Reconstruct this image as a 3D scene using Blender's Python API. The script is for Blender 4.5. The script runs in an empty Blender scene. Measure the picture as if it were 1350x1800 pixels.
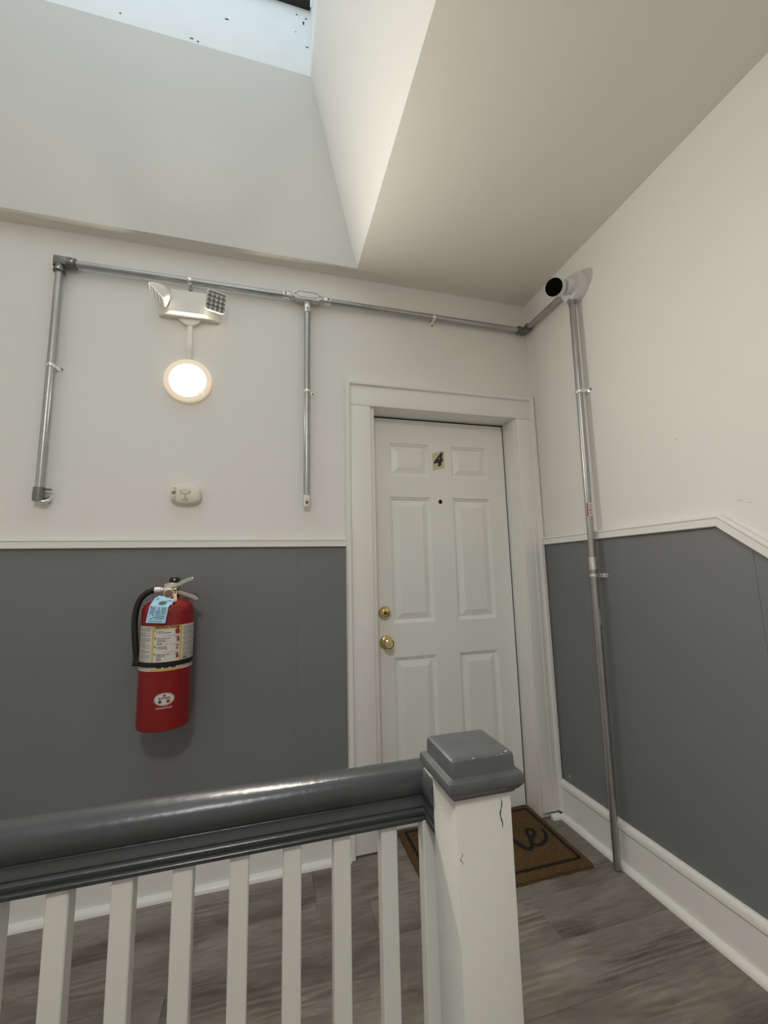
import bpy, bmesh, math, random
from mathutils import Vector, Matrix

random.seed(7)
S = bpy.context.scene
COL = S.collection
PI = math.pi

# ---------------------------------------------------------------- camera
CAM = Vector((-1.4471, -1.99, 1.2272))
yaw, pitch, roll, fpx = -0.2717, 0.14, -0.0238, 738.2
fwd = Vector((-math.sin(yaw) * math.cos(pitch), math.cos(yaw) * math.cos(pitch), math.sin(pitch)))
r0 = Vector((math.cos(yaw), math.sin(yaw), 0))
u0 = r0.cross(fwd)
right = r0 * math.cos(roll) + u0 * math.sin(roll)
up = -r0 * math.sin(roll) + u0 * math.cos(roll)
cd = bpy.data.cameras.new('camera')
cam = bpy.data.objects.new('camera', cd)
COL.objects.link(cam)
cam.matrix_world = Matrix(((right.x, up.x, -fwd.x, CAM.x), (right.y, up.y, -fwd.y, CAM.y),
                           (right.z, up.z, -fwd.z, CAM.z), (0, 0, 0, 1)))
cd.sensor_fit = 'HORIZONTAL'
cd.sensor_width = 36.0
cd.lens = fpx / 1350.0 * 36.0
cd.clip_start = 0.01
S.camera = cam

# ---------------------------------------------------------------- sky, exposure
W = bpy.data.worlds.new('sky')
S.world = W
W.use_nodes = True
wb = W.node_tree.nodes['Background']
wb.inputs[0].default_value = (0.84, 0.93, 1.0, 1)      # even overcast sky
wb.inputs[1].default_value = 1.6
S.view_settings.view_transform = 'Standard'
S.view_settings.look = 'None'
S.view_settings.gamma = 1.0
S.view_settings.exposure = 0.0
S.view_settings.use_curve_mapping = False
S.cycles.use_denoising = True
S.cycles.max_bounces = 16
S.cycles.diffuse_bounces = 10
S.cycles.transparent_max_bounces = 16
S.cycles.sample_clamp_indirect = 8.0
LAMP_STRENGTH = 415.0
FILL_STRENGTH = 72.0  # strength of the added fill lamp behind the camera
# the skylight opening as a light portal for the sky
pl = bpy.data.lights.new('skylight_portal', 'AREA')
pl.shape = 'RECTANGLE'; pl.size = 1.39; pl.size_y = 1.61
pl.cycles.is_portal = True
po = bpy.data.objects.new('skylight_portal', pl)
COL.objects.link(po)
po.location = (-1.987, -1.115, 3.96)

# ---------------------------------------------------------------- materials
def mat(name, col, rough=0.5, metal=0.0, bump=0.0, bscale=60.0, var=0.0, vscale=3.0, coat=0.0, emit=None, estr=0.0, spec=0.5):
    m = bpy.data.materials.new(name); m.use_nodes = True
    nt = m.node_tree; b = nt.nodes['Principled BSDF']
    b.inputs['Base Color'].default_value = (*col, 1)
    b.inputs['Roughness'].default_value = rough
    b.inputs['Metallic'].default_value = metal
    b.inputs['Specular IOR Level'].default_value = spec
    b.inputs['Coat Weight'].default_value = coat
    b.inputs['Coat Roughness'].default_value = 0.12
    tc = nt.nodes.new('ShaderNodeTexCoord')
    if var > 0:
        n = nt.nodes.new('ShaderNodeTexNoise'); n.inputs['Scale'].default_value = vscale; n.inputs['Detail'].default_value = 4
        nt.links.new(tc.outputs['Object'], n.inputs['Vector'])
        r = nt.nodes.new('ShaderNodeValToRGB')
        r.color_ramp.elements[0].position = 0.3; r.color_ramp.elements[1].position = 0.7
        r.color_ramp.elements[0].color = (*[c * (1 - var) for c in col], 1)
        r.color_ramp.elements[1].color = (*[min(1, c * (1 + var)) for c in col], 1)
        nt.links.new(n.outputs['Fac'], r.inputs['Fac']); nt.links.new(r.outputs['Color'], b.inputs['Base Color'])
    if bump > 0:
        n = nt.nodes.new('ShaderNodeTexNoise'); n.inputs['Scale'].default_value = bscale; n.inputs['Detail'].default_value = 3
        nt.links.new(tc.outputs['Object'], n.inputs['Vector'])
        bp = nt.nodes.new('ShaderNodeBump'); bp.inputs['Strength'].default_value = bump; bp.inputs['Distance'].default_value = 0.003
        nt.links.new(n.outputs['Fac'], bp.inputs['Height']); nt.links.new(bp.outputs['Normal'], b.inputs['Normal'])
    if emit:
        b.inputs['Emission Color'].default_value = (*emit, 1); b.inputs['Emission Strength'].default_value = estr
    return m

M = {}
M['wall'] = mat('painted_plaster', (0.80, 0.785, 0.755), 0.62, bump=0.12, bscale=140, var=0.012, vscale=1.6)
M['ceiling'] = mat('ceiling_paint', (0.76, 0.725, 0.675), 0.75, bump=0.15, bscale=110, var=0.012, vscale=1.2)
M['shaft'] = mat('shaft_paint', (0.77, 0.765, 0.74), 0.7, bump=0.1, bscale=90, var=0.012, vscale=1.5)
M['curb'] = mat('curb_paint', (0.84, 0.87, 0.87), 0.55, bump=0.25, bscale=18, var=0.02, vscale=8)
M['trim'] = mat('trim_paint', (0.83, 0.82, 0.785), 0.33, bump=0.18, bscale=35, var=0.012, vscale=5)
M['door'] = mat('door_paint', (0.85, 0.845, 0.815), 0.36, bump=0.05, bscale=160, var=0.02, vscale=2.5)
M['grey'] = mat('grey_wall_paint', (0.178, 0.184, 0.192), 0.52, bump=0.1, bscale=120, var=0.05, vscale=1.3)
M['rail'] = mat('grey_gloss_paint', (0.058, 0.062, 0.069), 0.30, bump=0.22, bscale=55, var=0.10, vscale=9)
M['cap'] = mat('grey_satin_paint', (0.096, 0.100, 0.106), 0.45, bump=0.35, bscale=45, var=0.12, vscale=20)
M['white_wood'] = mat('white_gloss_paint', (0.70, 0.695, 0.66), 0.40, bump=0.15, bscale=50, var=0.012, vscale=6)
M['steel'] = mat('galvanised_steel', (0.44, 0.445, 0.44), 0.33, 0.9, bump=0.04, bscale=60, var=0.07, vscale=14)
M['bright_steel'] = mat('bright_zinc', (0.82, 0.82, 0.80), 0.22, 0.95)
M['cast'] = mat('dull_cast_zinc', (0.22, 0.215, 0.20), 0.42, 0.85, bump=0.1, bscale=90, var=0.15, vscale=20)
M['alu'] = mat('cast_aluminium', (0.60, 0.60, 0.57), 0.42, 0.7, bump=0.08, bscale=120)
M['plastic'] = mat('white_plastic', (0.78, 0.755, 0.70), 0.38)
M['plastic_cool'] = mat('cool_white_plastic', (0.74, 0.74, 0.75), 0.35)
M['cream'] = mat('cream_plastic', (0.74, 0.70, 0.58), 0.42, var=0.01)
M['chrome'] = mat('reflector_chrome', (0.80, 0.80, 0.78), 0.08, 1.0)
M['dark'] = mat('dark_recess', (0.03, 0.03, 0.032), 0.5)
M['black'] = mat('black_plastic', (0.008, 0.008, 0.009), 0.35)
M['black_gloss'] = mat('black_gloss_lens', (0.001, 0.001, 0.001), 0.12, spec=0.04)
M['rubber'] = mat('black_rubber', (0.008, 0.008, 0.009), 0.45, bump=0.15, bscale=140)
M['red'] = mat('red_enamel', (0.235, 0.0035, 0.005), 0.34, coat=0.15, var=0.04, vscale=6)
M['red_print'] = mat('red_print', (0.33, 0.02, 0.02), 0.5)
M['paper'] = mat('label_paper', (0.66, 0.64, 0.60), 0.45, var=0.02, vscale=40)
M['gold'] = mat('gold_print', (0.62, 0.42, 0.09), 0.45)
M['ink'] = mat('black_ink', (0.02, 0.02, 0.022), 0.5)
M['greyink'] = mat('grey_ink', (0.20, 0.19, 0.19), 0.5)
M['blue'] = mat('blue_card', (0.36, 0.62, 0.80), 0.55, var=0.02, vscale=30)
M['blueink'] = mat('blue_ink', (0.13, 0.25, 0.36), 0.55)
M['greenink'] = mat('green_ink', (0.07, 0.11, 0.07), 0.55)
M['brass'] = mat('polished_brass', (0.70, 0.57, 0.28), 0.17, 1.0)
M['nickel'] = mat('satin_nickel', (0.80, 0.77, 0.72), 0.36, 0.45)
M['gauge'] = mat('gauge_dial', (0.22, 0.12, 0.10), 0.2, coat=1.0)
M['sticker'] = mat('aged_cream_sticker', (0.62, 0.56, 0.34), 0.4, var=0.07, vscale=40)
M['dark_brown'] = mat('dark_brown_wood', (0.035, 0.028, 0.02), 0.85, bump=0.8, bscale=40, var=0.5, vscale=14)
M['scuff'] = mat('pale_scuff', (0.52, 0.48, 0.43), 0.6)
M['chip'] = mat('bare_white_chip', (0.75, 0.75, 0.73), 0.6)
M['lens_on'] = mat('lit_diffuser', (0.9, 0.9, 0.9), 0.4, emit=(1.0, 0.94, 0.82), estr=LAMP_STRENGTH)
M['ring_on'] = mat('lit_translucent_ring', (0.80, 0.72, 0.60), 0.4, emit=(1.0, 0.78, 0.54), estr=0.34)

def glass_mat():
    m = bpy.data.materials.new('clear_acrylic'); m.use_nodes = True
    nt = m.node_tree; nt.nodes.remove(nt.nodes['Principled BSDF'])
    t = nt.nodes.new('ShaderNodeBsdfTransparent'); t.inputs[0].default_value = (0.94, 0.97, 0.98, 1)
    g = nt.nodes.new('ShaderNodeBsdfGlossy'); g.inputs['Roughness'].default_value = 0.03
    mx = nt.nodes.new('ShaderNodeMixShader'); mx.inputs[0].default_value = 0.06
    nt.links.new(t.outputs[0], mx.inputs[1]); nt.links.new(g.outputs[0], mx.inputs[2])
    nt.links.new(mx.outputs[0], nt.nodes['Material Output'].inputs['Surface'])
    return m
M['acrylic'] = glass_mat()

def plank_mat():
    m = bpy.data.materials.new('grey_oak_vinyl'); m.use_nodes = True
    nt = m.node_tree; b = nt.nodes['Principled BSDF']; L = nt.links.new
    tc = nt.nodes.new('ShaderNodeTexCoord'); oi = nt.nodes.new('ShaderNodeObjectInfo')
    off = nt.nodes.new('ShaderNodeVectorMath'); off.operation = 'SCALE'; off.inputs['Scale'].default_value = 37.0
    comb = nt.nodes.new('ShaderNodeCombineXYZ')
    L(oi.outputs['Random'], comb.inputs[0]); L(oi.outputs['Random'], comb.inputs[1]); L(oi.outputs['Random'], comb.inputs[2])
    L(comb.outputs[0], off.inputs[0])
    add = nt.nodes.new('ShaderNodeVectorMath'); add.operation = 'ADD'
    L(tc.outputs['Object'], add.inputs[0]); L(off.outputs[0], add.inputs[1])
    def noise(scale, sx, sy, detail=6, dist=0.0):
        mp = nt.nodes.new('ShaderNodeMapping'); mp.inputs['Scale'].default_value = (sx, sy, 1)
        n = nt.nodes.new('ShaderNodeTexNoise'); n.inputs['Scale'].default_value = scale; n.inputs['Detail'].default_value = detail
        n.inputs['Distortion'].default_value = dist
        L(add.outputs[0], mp.inputs['Vector']); L(mp.outputs[0], n.inputs['Vector']); return n
    big = noise(2.0, 1.0, 2.8, 5, 1.2)
    fine = noise(8.0, 1.0, 4.5, 12, 1.3)
    streak = noise(5.0, 1.0, 22.0, 6, 0.7)
    mask = noise(2.2, 1.0, 3.2, 3, 0.5)
    speck = noise(70.0, 0.5, 1.2, 4)
    def ramp(src, stops):
        r = nt.nodes.new('ShaderNodeValToRGB'); el = r.color_ramp.elements
        el[0].position, el[0].color = stops[0][0], (*stops[0][1], 1); el[1].position, el[1].color = stops[-1][0], (*stops[-1][1], 1)
        for p, c in stops[1:-1]: x = el.new(p); x.color = (*c, 1)
        L(src, r.inputs['Fac']); return r.outputs['Color']
    def mixc(mode, fac, A_, B_):
        n = nt.nodes.new('ShaderNodeMix'); n.data_type = 'RGBA'; n.blend_type = mode
        for sock, val in (('Factor', fac), ('A', A_), ('B', B_)):
            if isinstance(val, (int, float)): n.inputs[sock].default_value = val
            elif isinstance(val, tuple): n.inputs[sock].default_value = (*val, 1)
            else: L(val, n.inputs[sock])
        return n.outputs['Result']
    base = ramp(big.outputs['Fac'], [(0.32, (0.138, 0.116, 0.094)), (0.5, (0.212, 0.190, 0.161)), (0.68, (0.265, 0.245, 0.212))])
    base = mixc('MULTIPLY', 0.9, base, ramp(fine.outputs['Fac'], [(0.30, (0.80, 0.79, 0.78)), (0.66, (1.12, 1.12, 1.12))]))
    # cathedral grain: long pale and dark ellipses along each plank
    mp = nt.nodes.new('ShaderNodeMapping'); mp.inputs['Scale'].default_value = (0.16, 1.0, 0.0)
    L(add.outputs[0], mp.inputs['Vector'])
    wv = nt.nodes.new('ShaderNodeTexWave'); wv.wave_type = 'RINGS'; wv.rings_direction = 'Z'
    wv.inputs['Scale'].default_value = 13.0; wv.inputs['Distortion'].default_value = 7.0
    wv.inputs['Detail'].default_value = 4; wv.inputs['Detail Scale'].default_value = 2.2
    L(mp.outputs[0], wv.inputs['Vector'])
    m1 = ramp(mask.outputs['Fac'], [(0.54, (0, 0, 0)), (0.70, (0.75, 0.75, 0.75))])
    base = mixc('MULTIPLY', m1, base, ramp(wv.outputs['Fac'], [(0.0, (0.62, 0.59, 0.56)), (0.6, (0.95, 0.94, 0.93)), (0.95, (1.45, 1.45, 1.45))]))
    m2 = ramp(mask.outputs['Fac'], [(0.34, (0.9, 0.9, 0.9)), (0.45, (0.03, 0.03, 0.03))])
    base = mixc('MULTIPLY', m2, base, ramp(streak.outputs['Fac'], [(0.36, (0.50, 0.47, 0.45)), (0.58, (1.05, 1.05, 1.05))]))
    sp = ramp(speck.outputs['Fac'], [(0.70, (0, 0, 0)), (0.77, (0.45, 0.45, 0.45))])
    mx_out = mixc('MIX', sp, base, (0.40, 0.385, 0.36))
    class _O: outputs = {'Result': mx_out}
    mx = _O
    L(mx.outputs['Result'], b.inputs['Base Color'])
    b.inputs['Roughness'].default_value = 0.5
    bp = nt.nodes.new('ShaderNodeBump'); bp.inputs['Strength'].default_value = 0.25; bp.inputs['Distance'].default_value = 0.002
    L(fine.outputs['Fac'], bp.inputs['Height']); L(bp.outputs['Normal'], b.inputs['Normal'])
    return m
M['plank'] = plank_mat()

def coir_mat():
    m = mat('coir', (0.20, 0.108, 0.036), 0.95, bump=0.9, bscale=260)
    nt = m.node_tree; b = nt.nodes['Principled BSDF']
    tc = nt.nodes['Texture Coordinate']
    n = nt.nodes.new('ShaderNodeTexNoise'); n.inputs['Scale'].default_value = 190; n.inputs['Detail'].default_value = 4
    nt.links.new(tc.outputs['Object'], n.inputs['Vector'])
    r = nt.nodes.new('ShaderNodeValToRGB'); e = r.color_ramp.elements
    e[0].position = 0.3; e[0].color = (0.052, 0.027, 0.007, 1); e[1].position = 0.72; e[1].color = (0.185, 0.103, 0.031, 1)
    nt.links.new(n.outputs['Fac'], r.inputs['Fac']); nt.links.new(r.outputs['Color'], b.inputs['Base Color'])
    return m
M['coir'] = coir_mat()
M['coir_black'] = mat('black_dyed_coir', (0.009, 0.006, 0.005), 0.95, bump=0.9, bscale=260)

# ---------------------------------------------------------------- mesh helpers (world coordinates)
def put(bm, verts, faces):
    vs = [bm.verts.new(v) for v in verts]
    for f in faces:
        try: bm.faces.new([vs[i] for i in f])
        except ValueError: pass
    return vs

def box(bm, x0, x1, y0, y1, z0, z1, bev=0.0, seg=2, mtx=None):
    t = bmesh.new()
    bmesh.ops.create_cube(t, size=1.0)
    for v in t.verts:
        v.co = Vector(((x0 + x1) / 2 + v.co.x * (x1 - x0), (y0 + y1) / 2 + v.co.y * (y1 - y0), (z0 + z1) / 2 + v.co.z * (z1 - z0)))
    if bev > 0:
        bmesh.ops.bevel(t, geom=list(t.edges), offset=bev, segments=seg, affect='EDGES', profile=0.5)
    if mtx: bmesh.ops.transform(t, matrix=mtx, verts=t.verts)
    merge(bm, t)

def merge(bm, t):
    t.verts.index_update()
    vs = [bm.verts.new(v.co) for v in t.verts]
    for f in t.faces: bm.faces.new([vs[v.index] for v in f.verts])
    t.free()

def basis(axis, ref=None):
    a = Vector(axis).normalized()
    ref = Vector(ref) if ref is not None else (Vector((0, 0, 1)) if abs(a.z) < 0.9 else Vector((0, 1, 0)))
    x = (ref - a * ref.dot(a)).normalized()
    return x, a.cross(x), a        # x = "up-ish", y, a

def lathe(bm, origin, axis, prof, seg=24, ang=2 * PI, ref=None, sx=1.0, sy=1.0):
    """prof: list of (radius, distance along axis)."""
    o = Vector(origin); x, y, a = basis(axis, ref)
    rings = []
    for r, d in prof:
        if r < 1e-6: rings.append([bm.verts.new(o + a * d)])
        else: rings.append([bm.verts.new(o + a * d + (x * math.cos(2 * PI * k / seg) * sx + y * math.sin(2 * PI * k / seg) * sy) * r) for k in range(seg)])
    for A, B in zip(rings, rings[1:]):
        for k in range(seg):
            k2 = (k + 1) % seg
            if len(A) == 1 and len(B) == 1: continue
            if len(A) == 1: bm.faces.new((A[0], B[k2], B[k]))
            elif len(B) == 1: bm.faces.new((A[k], A[k2], B[0]))
            else: bm.faces.new((A[k], A[k2], B[k2], B[k]))

def tube(bm, pts, r, seg=14, caps=True):
    pts = [Vector(p) for p in pts]
    rs = r if isinstance(r, (list, tuple)) else [r] * len(pts)
    n = len(pts); rings = []
    t0 = (pts[1] - pts[0]).normalized()
    x, y, _ = basis(t0)
    for i, p in enumerate(pts):
        t = ((pts[min(i + 1, n - 1)] - p).normalized() + (p - pts[max(i - 1, 0)]).normalized()).normalized() if 0 < i < n - 1 else ((pts[1] - pts[0]) if i == 0 else (pts[-1] - pts[-2])).normalized()
        x = (x - t * x.dot(t)).normalized(); y = t.cross(x)
        rings.append([bm.verts.new(p + (x * math.cos(2 * PI * k / seg) + y * math.sin(2 * PI * k / seg)) * rs[i]) for k in range(seg)])
    for A, B in zip(rings, rings[1:]):
        for k in range(seg): bm.faces.new((A[k], A[(k + 1) % seg], B[(k + 1) % seg], B[k]))
    if caps:
        bm.faces.new(rings[0][::-1]); bm.faces.new(rings[-1])

def curve_pts(ctrl, n=8):
    P = [Vector(c) for c in ctrl]; P = [2 * P[0] - P[1]] + P + [2 * P[-1] - P[-2]]
    out = []
    for i in range(1, len(P) - 2):
        for k in range(n):
            t = k / n; a, b, c, d = P[i - 1], P[i], P[i + 1], P[i + 2]
            out.append(0.5 * ((2 * b) + (c - a) * t + (2 * a - 5 * b + 4 * c - d) * t * t + (3 * b - a - 3 * c + d) * t ** 3))
    out.append(P[-2]); return out

def sweep(bm, path, prof, out):
    """closed profile [(u along out, v in-plane, positive to the side out x tangent)], mitred at path corners."""
    o = Vector(out).normalized(); P = [Vector(p) for p in path]; n = len(P)
    segs = [(P[i + 1] - P[i]).normalized() for i in range(n - 1)]
    side = [o.cross(t).normalized() for t in segs]
    rings = []
    for i in range(n):
        if i == 0: v = side[0]
        elif i == n - 1: v = side[-1]
        else:
            b = (side[i - 1] + side[i]).normalized(); v = b / max(0.2, b.dot(side[i]))
        rings.append([bm.verts.new(P[i] + o * a + v * c) for a, c in prof])
    m = len(prof)
    for A, B in zip(rings, rings[1:]):
        for k in range(m): bm.faces.new((A[k], A[(k + 1) % m], B[(k + 1) % m], B[k]))
    bm.faces.new(rings[0][::-1]); bm.faces.new(rings[-1])

def prism(bm, poly, vec):
    """poly: list of 3D points, extruded by vec."""
    vec = Vector(vec); n = len(poly)
    a = [bm.verts.new(p) for p in poly]; b = [bm.verts.new(Vector(p) + vec) for p in poly]
    bm.faces.new(a[::-1]); bm.faces.new(b)
    for k in range(n): bm.faces.new((a[k], a[(k + 1) % n], b[(k + 1) % n], b[k]))

def rootloc(o):
    while o.parent: o = o.parent
    return Vector(o.location)

def obj(name, bm, m, parent=None, angle=35, off=None, keep=False):
    bmesh.ops.recalc_face_normals(bm, faces=bm.faces)
    loc = rootloc(parent) if parent else (Vector(off) if off is not None else Vector((0, 0, 0)))
    if loc.length and not keep: bmesh.ops.translate(bm, vec=-loc, verts=bm.verts)
    me = bpy.data.meshes.new(name); bm.to_mesh(me); bm.free()
    me.materials.append(m)
    me.shade_smooth(); me.set_sharp_from_angle(angle=math.radians(angle))
    o = bpy.data.objects.new(name, me); COL.objects.link(o)
    if parent: o.parent = parent
    elif off is not None: o.location = off
    return o

def tag(o, label=None, cat=None, group=None, kind=None):
    if label: o['label'] = label
    if cat: o['category'] = cat
    if group: o['group'] = group
    if kind: o['kind'] = kind
    return o

def root(name, loc, label, cat, group=None, kind=None):
    o = bpy.data.objects.new(name, None); COL.objects.link(o); o.location = loc; o.empty_display_size = 0.05
    return tag(o, label, cat, group, kind)

def dup(o, dloc):
    c = o.copy(); COL.objects.link(c); c.location = Vector(o.location) + Vector(dloc); return c

def text_tris(body, size, shear=0.0, bold=0.0, align='CENTER'):
    cu = bpy.data.curves.new('t', 'FONT'); cu.body = body; cu.size = size; cu.shear = shear; cu.offset = bold
    cu.align_x = align; cu.align_y = 'CENTER'; cu.resolution_u = 3
    to = bpy.data.objects.new('t', cu); COL.objects.link(to)
    dg = bpy.context.evaluated_depsgraph_get(); ev = to.evaluated_get(dg); me = ev.to_mesh()
    V = [(v.co.x, v.co.y) for v in me.vertices]; F = [tuple(p.vertices) for p in me.polygons]
    ev.to_mesh_clear(); bpy.data.objects.remove(to); bpy.data.curves.remove(cu)
    return V, F

def put_map(bm, V, F, fn):
    put(bm, [fn(u, v) for u, v in V], F)

def NB(): return bmesh.new()

# ================================================================= STRUCTURE
H = 2.764
XL, YF = -3.4, -5.2           # side wall and far wall behind the camera
LOW = -2.66                   # floor below
WT = 0.17

# back wall with door opening
b = NB()
box(b, XL - .15, -0.97, 0, WT, LOW, H + .12); box(b, -0.97, -0.098, 0, WT, 2.085, H + .12)
box(b, -0.098, 0.15, 0, WT, LOW, H + .12); box(b, -0.97, -0.098, 0, WT, LOW, -0.02)
wall_back = tag(obj('wall_back', b, M['wall'], angle=20), 'white painted wall holding the door, lamp and red extinguisher', 'wall', kind='structure')
b = NB(); box(b, 0, .15, YF, 0.0, LOW, H + .12)
wall_right = tag(obj('wall_right', b, M['wall']), 'long cream wall with the security camera and angled chair rail', 'wall', kind='structure')
b = NB(); box(b, XL - .15, XL, YF, 0, LOW, H + .12)
tag(obj('wall_left', b, M['wall']), 'plain white wall closing the landing opposite the camera wall', 'wall', kind='structure')
b = NB(); box(b, XL - .15, .15, YF - .15, YF, LOW, H + .12)
tag(obj('wall_front', b, M['wall']), 'plain white wall at the far end behind the stairwell', 'wall', kind='structure')

# ceiling with skylight opening
OX0, OX1, OY0, OY1 = -2.95, -1.027, -2.25, -0.080
b = NB()
for (x0, x1, y0, y1) in ((XL, OX0, YF, 0), (OX1, 0, YF, 0), (OX0, OX1, YF, OY0), (OX0, OX1, OY1, 0)):
    box(b, x0, x1, y0, y1, H, H + .12)
bmesh.ops.remove_doubles(b, verts=b.verts, dist=1e-5)
ceiling = tag(obj('ceiling', b, M['ceiling'], angle=20), 'flat off-white ceiling around the skylight opening', 'ceiling', kind='structure')
# flared shaft
TX0, TX1, TY0, TY1, TZ = -2.69, -1.2845, -1.93, -0.300, 3.540
def slab(q, out, t=.03):
    bb = NB(); prism(bb, q, Vector(out) * t); return bb
HS = H + .0012
A = [(OX0, OY0, HS), (OX1, OY0, HS), (OX1, OY1, HS), (OX0, OY1, HS)]
B = [(TX0, TY0, TZ), (TX1, TY0, TZ), (TX1, TY1, TZ), (TX0, TY1, TZ)]
outs = [(0, -1, 0), (1, 0, 0), (0, 1, 0), (-1, 0, 0)]
for k in range(4):
    k2 = (k + 1) % 4
    obj('shaft_wall', slab([A[k], A[k2], B[k2], B[k]], outs[k]), M['shaft'], ceiling)
# skylight: curb boards, frame with a dark brown back piece, acrylic pane
CZ = 3.94
b = NB()
sky = root('window_1', ((TX0 + TX1) / 2, (TY0 + TY1) / 2, TZ), 'skylight at the top of the flared ceiling shaft', 'skylight', kind='structure')
E4 = .004
obj('curb_board', slab([(TX0 - .03, TY1, TZ + .001), (TX1 + .03, TY1, TZ + .001), (TX1 + .03, TY1, CZ), (TX0 - .03, TY1, CZ)], (0, 1, 0)), M['curb'], sky)
obj('curb_board', slab([(TX1, TY0, TZ + .001), (TX1, TY1 - .001, TZ + .001), (TX1, TY1 - .001, CZ), (TX1, TY0, CZ)], (1, 0, 0)), M['curb'], sky)
obj('curb_board', slab([(TX0, TY0, TZ + .001), (TX0, TY1 - .001, TZ + .001), (TX0, TY1 - .001, CZ), (TX0, TY0, CZ)], (-1, 0, 0)), M['curb'], sky)
obj('curb_board', slab([(TX0 - .03, TY0 - .001, TZ + .001), (TX1 + .03, TY0 - .001, TZ + .001), (TX1 + .03, TY0 - .001, CZ), (TX0 - .03, TY0 - .001, CZ)], (0, -1, 0)), M['curb'], sky)
b = NB(); box(b, TX0 - .06, TX1 - .004, TY1 - .035, TY1 + .05, 3.915, 4.04, .006); obj('dark_frame', b, M['dark_brown'], sky)  # back frame piece, coloured dark brown
for x, z, w_, h_ in ((-2.080, 3.585, .007, .004), (-1.800, 3.562, .010, .0035), (-1.775, 3.556, .006, .005), (-1.660, 3.72, .010, .004), (-1.318, 3.832, .006, .012), (-1.306, 3.86, .010, .004), (-1.300, 3.70, .009, .003), (-1.355, 3.768, .003, .003), (-1.350, 3.868, .005, .004)):
    b = NB(); n = 7; prism(b, [(x + w_ * math.cos(2 * PI * k / n) * random.uniform(.5, 1), TY1 - .0006, z + h_ * math.sin(2 * PI * k / n) * random.uniform(.5, 1)) for k in range(n)], (0, -.0008, 0)); obj('paint_flake', b, M['dark_brown'], sky)
b = NB(); box(b, TX0 - .06, TX1 + .06, TY0 - .06, TY0 + .005, CZ, 4.04, .006)
box(b, TX1 + .001, TX1 + .06, TY0, TY1 - .04, CZ, 4.04, .006); box(b, TX0 - .06, TX0 - .001, TY0, TY1 - .04, CZ, 4.04, .006)
obj('frame', b, M['curb'], sky)
b = NB(); n = 10; g = []
for i in range(n + 1):
    for j in range(n + 1):
        u, v = i / n, j / n
        g.append((TX0 - .05 + u * (TX1 - TX0 + .1), TY0 - .05 + v * (TY1 - TY0 + .09), 4.042 + .16 * (math.sin(PI * u) * math.sin(PI * v)) ** .6))
put(b, g, [(i * (n + 1) + j, (i + 1) * (n + 1) + j, (i + 1) * (n + 1) + j + 1, i * (n + 1) + j + 1) for i in range(n) for j in range(n)])
obj('skylight_pane', b, M['acrylic'], sky)

# floor: sub-floor, planks, stairs, lower floor
EDGE = -1.13
b = NB(); box(b, XL, 0, EDGE, 0, -.24, -.0075)
box(b, -0.97, -0.098, 0, WT + .2, -.24, -.0075)
floor = tag(obj('floor', b, M['dark']), 'grey wood-look plank landing floor with a stair edge', 'floor', kind='structure')
PWID, PLEN = 0.186, 1.24
def make_plank(x0, x1, y0, y1):
    bb = NB(); cx, cy = (x0 + x1) / 2, (y0 + y1) / 2
    g_ = .0003
    box(bb, x0 + g_ - cx, x1 - g_ - cx, y0 + g_ - cy, y1 - g_ - cy, -.007, 0, .0007, 1)
    o = obj('floor_plank', bb, M['plank'], floor, keep=True); o.location = (cx, cy, 0); return o
row = 0; y1 = 0.0
starts = [-1.252, -2.30, -1.72, -0.86, -2.05, -1.45, -2.62]
while y1 > EDGE + .01:
    y0 = max(y1 - (PWID if row else .246), EDGE)
    cuts = [XL]; x = starts[row % 7]
    while x - PLEN > XL: x -= PLEN
    while x < 0: cuts.append(x); x += PLEN
    cuts.append(0.0)
    for a, c in zip(cuts, cuts[1:]): make_plank(a, c, y0, y1)
    y1 = y0; row += 1
b = NB(); box(b, -0.93, -0.136, 0.001, .30, -.007, 0.0); obj('threshold', b, M['plank'], floor)
b = NB(); box(b, XL, 0, EDGE - .02, EDGE - .001, -.24, -.001, .003); obj('landing_fascia', b, M['white_wood'], floor)
b = NB(); box(b, XL, 0, YF, -.0, LOW - .1, LOW); obj('lower_floor', b, M['plank'], floor)
for k in range(13):
    b = NB(); z = -.19 * (k + 1); y = EDGE - .02 - .235 * k
    box(b, -1.02, -.0, y - .26, y, z - .03, z, .006); box(b, -1.02, -.0, y - .235, y - .218, z - .19 if k < 12 else LOW, z - .03)
    obj('stair_step', b, M['plank'], floor)

# wainscot panels (grey)
CR0, CR1 = 1.347, 1.386         # chair rail bottom/top
BBZ = 0.178                     # baseboard top
WP = .004
for a, c in ((XL + .001, -2.53), (-2.53, -1.3155), (-1.3145, -1.075)):
    b = NB(); box(b, a, c, -WP, .0, BBZ - .02, CR0 + .01); obj('wainscot_panel', b, M['grey'], wall_back)
SL = 0.80
yk = -0.954
b = NB(); prism(b, [(0, -.002, BBZ - .02), (0, -.002, CR0 + .01), (0, yk, CR0 + .01), (0, -1.0385, CR0 + .01 - SL * (-yk + -1.0385) * -1 if False else CR0 + .01 - SL * (1.0385 + yk)), (0, -1.0385, BBZ - .02)], (-WP, 0, 0))
obj('wainscot_panel', b, M['grey'], wall_right)
def ramp(y, z0): return z0 - SL * (yk - y)
b = NB(); prism(b, [(0, -1.0395, BBZ - .06), (0, -1.0395, ramp(-1.0395, CR0 + .01)), (0, -4.4, ramp(-4.4, CR0 + .01)), (0, -4.4, LOW + .1), (0, -1.26, -.02)], (-WP, 0, 0))
obj('wainscot_panel', b, M['grey'], wall_right)

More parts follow.
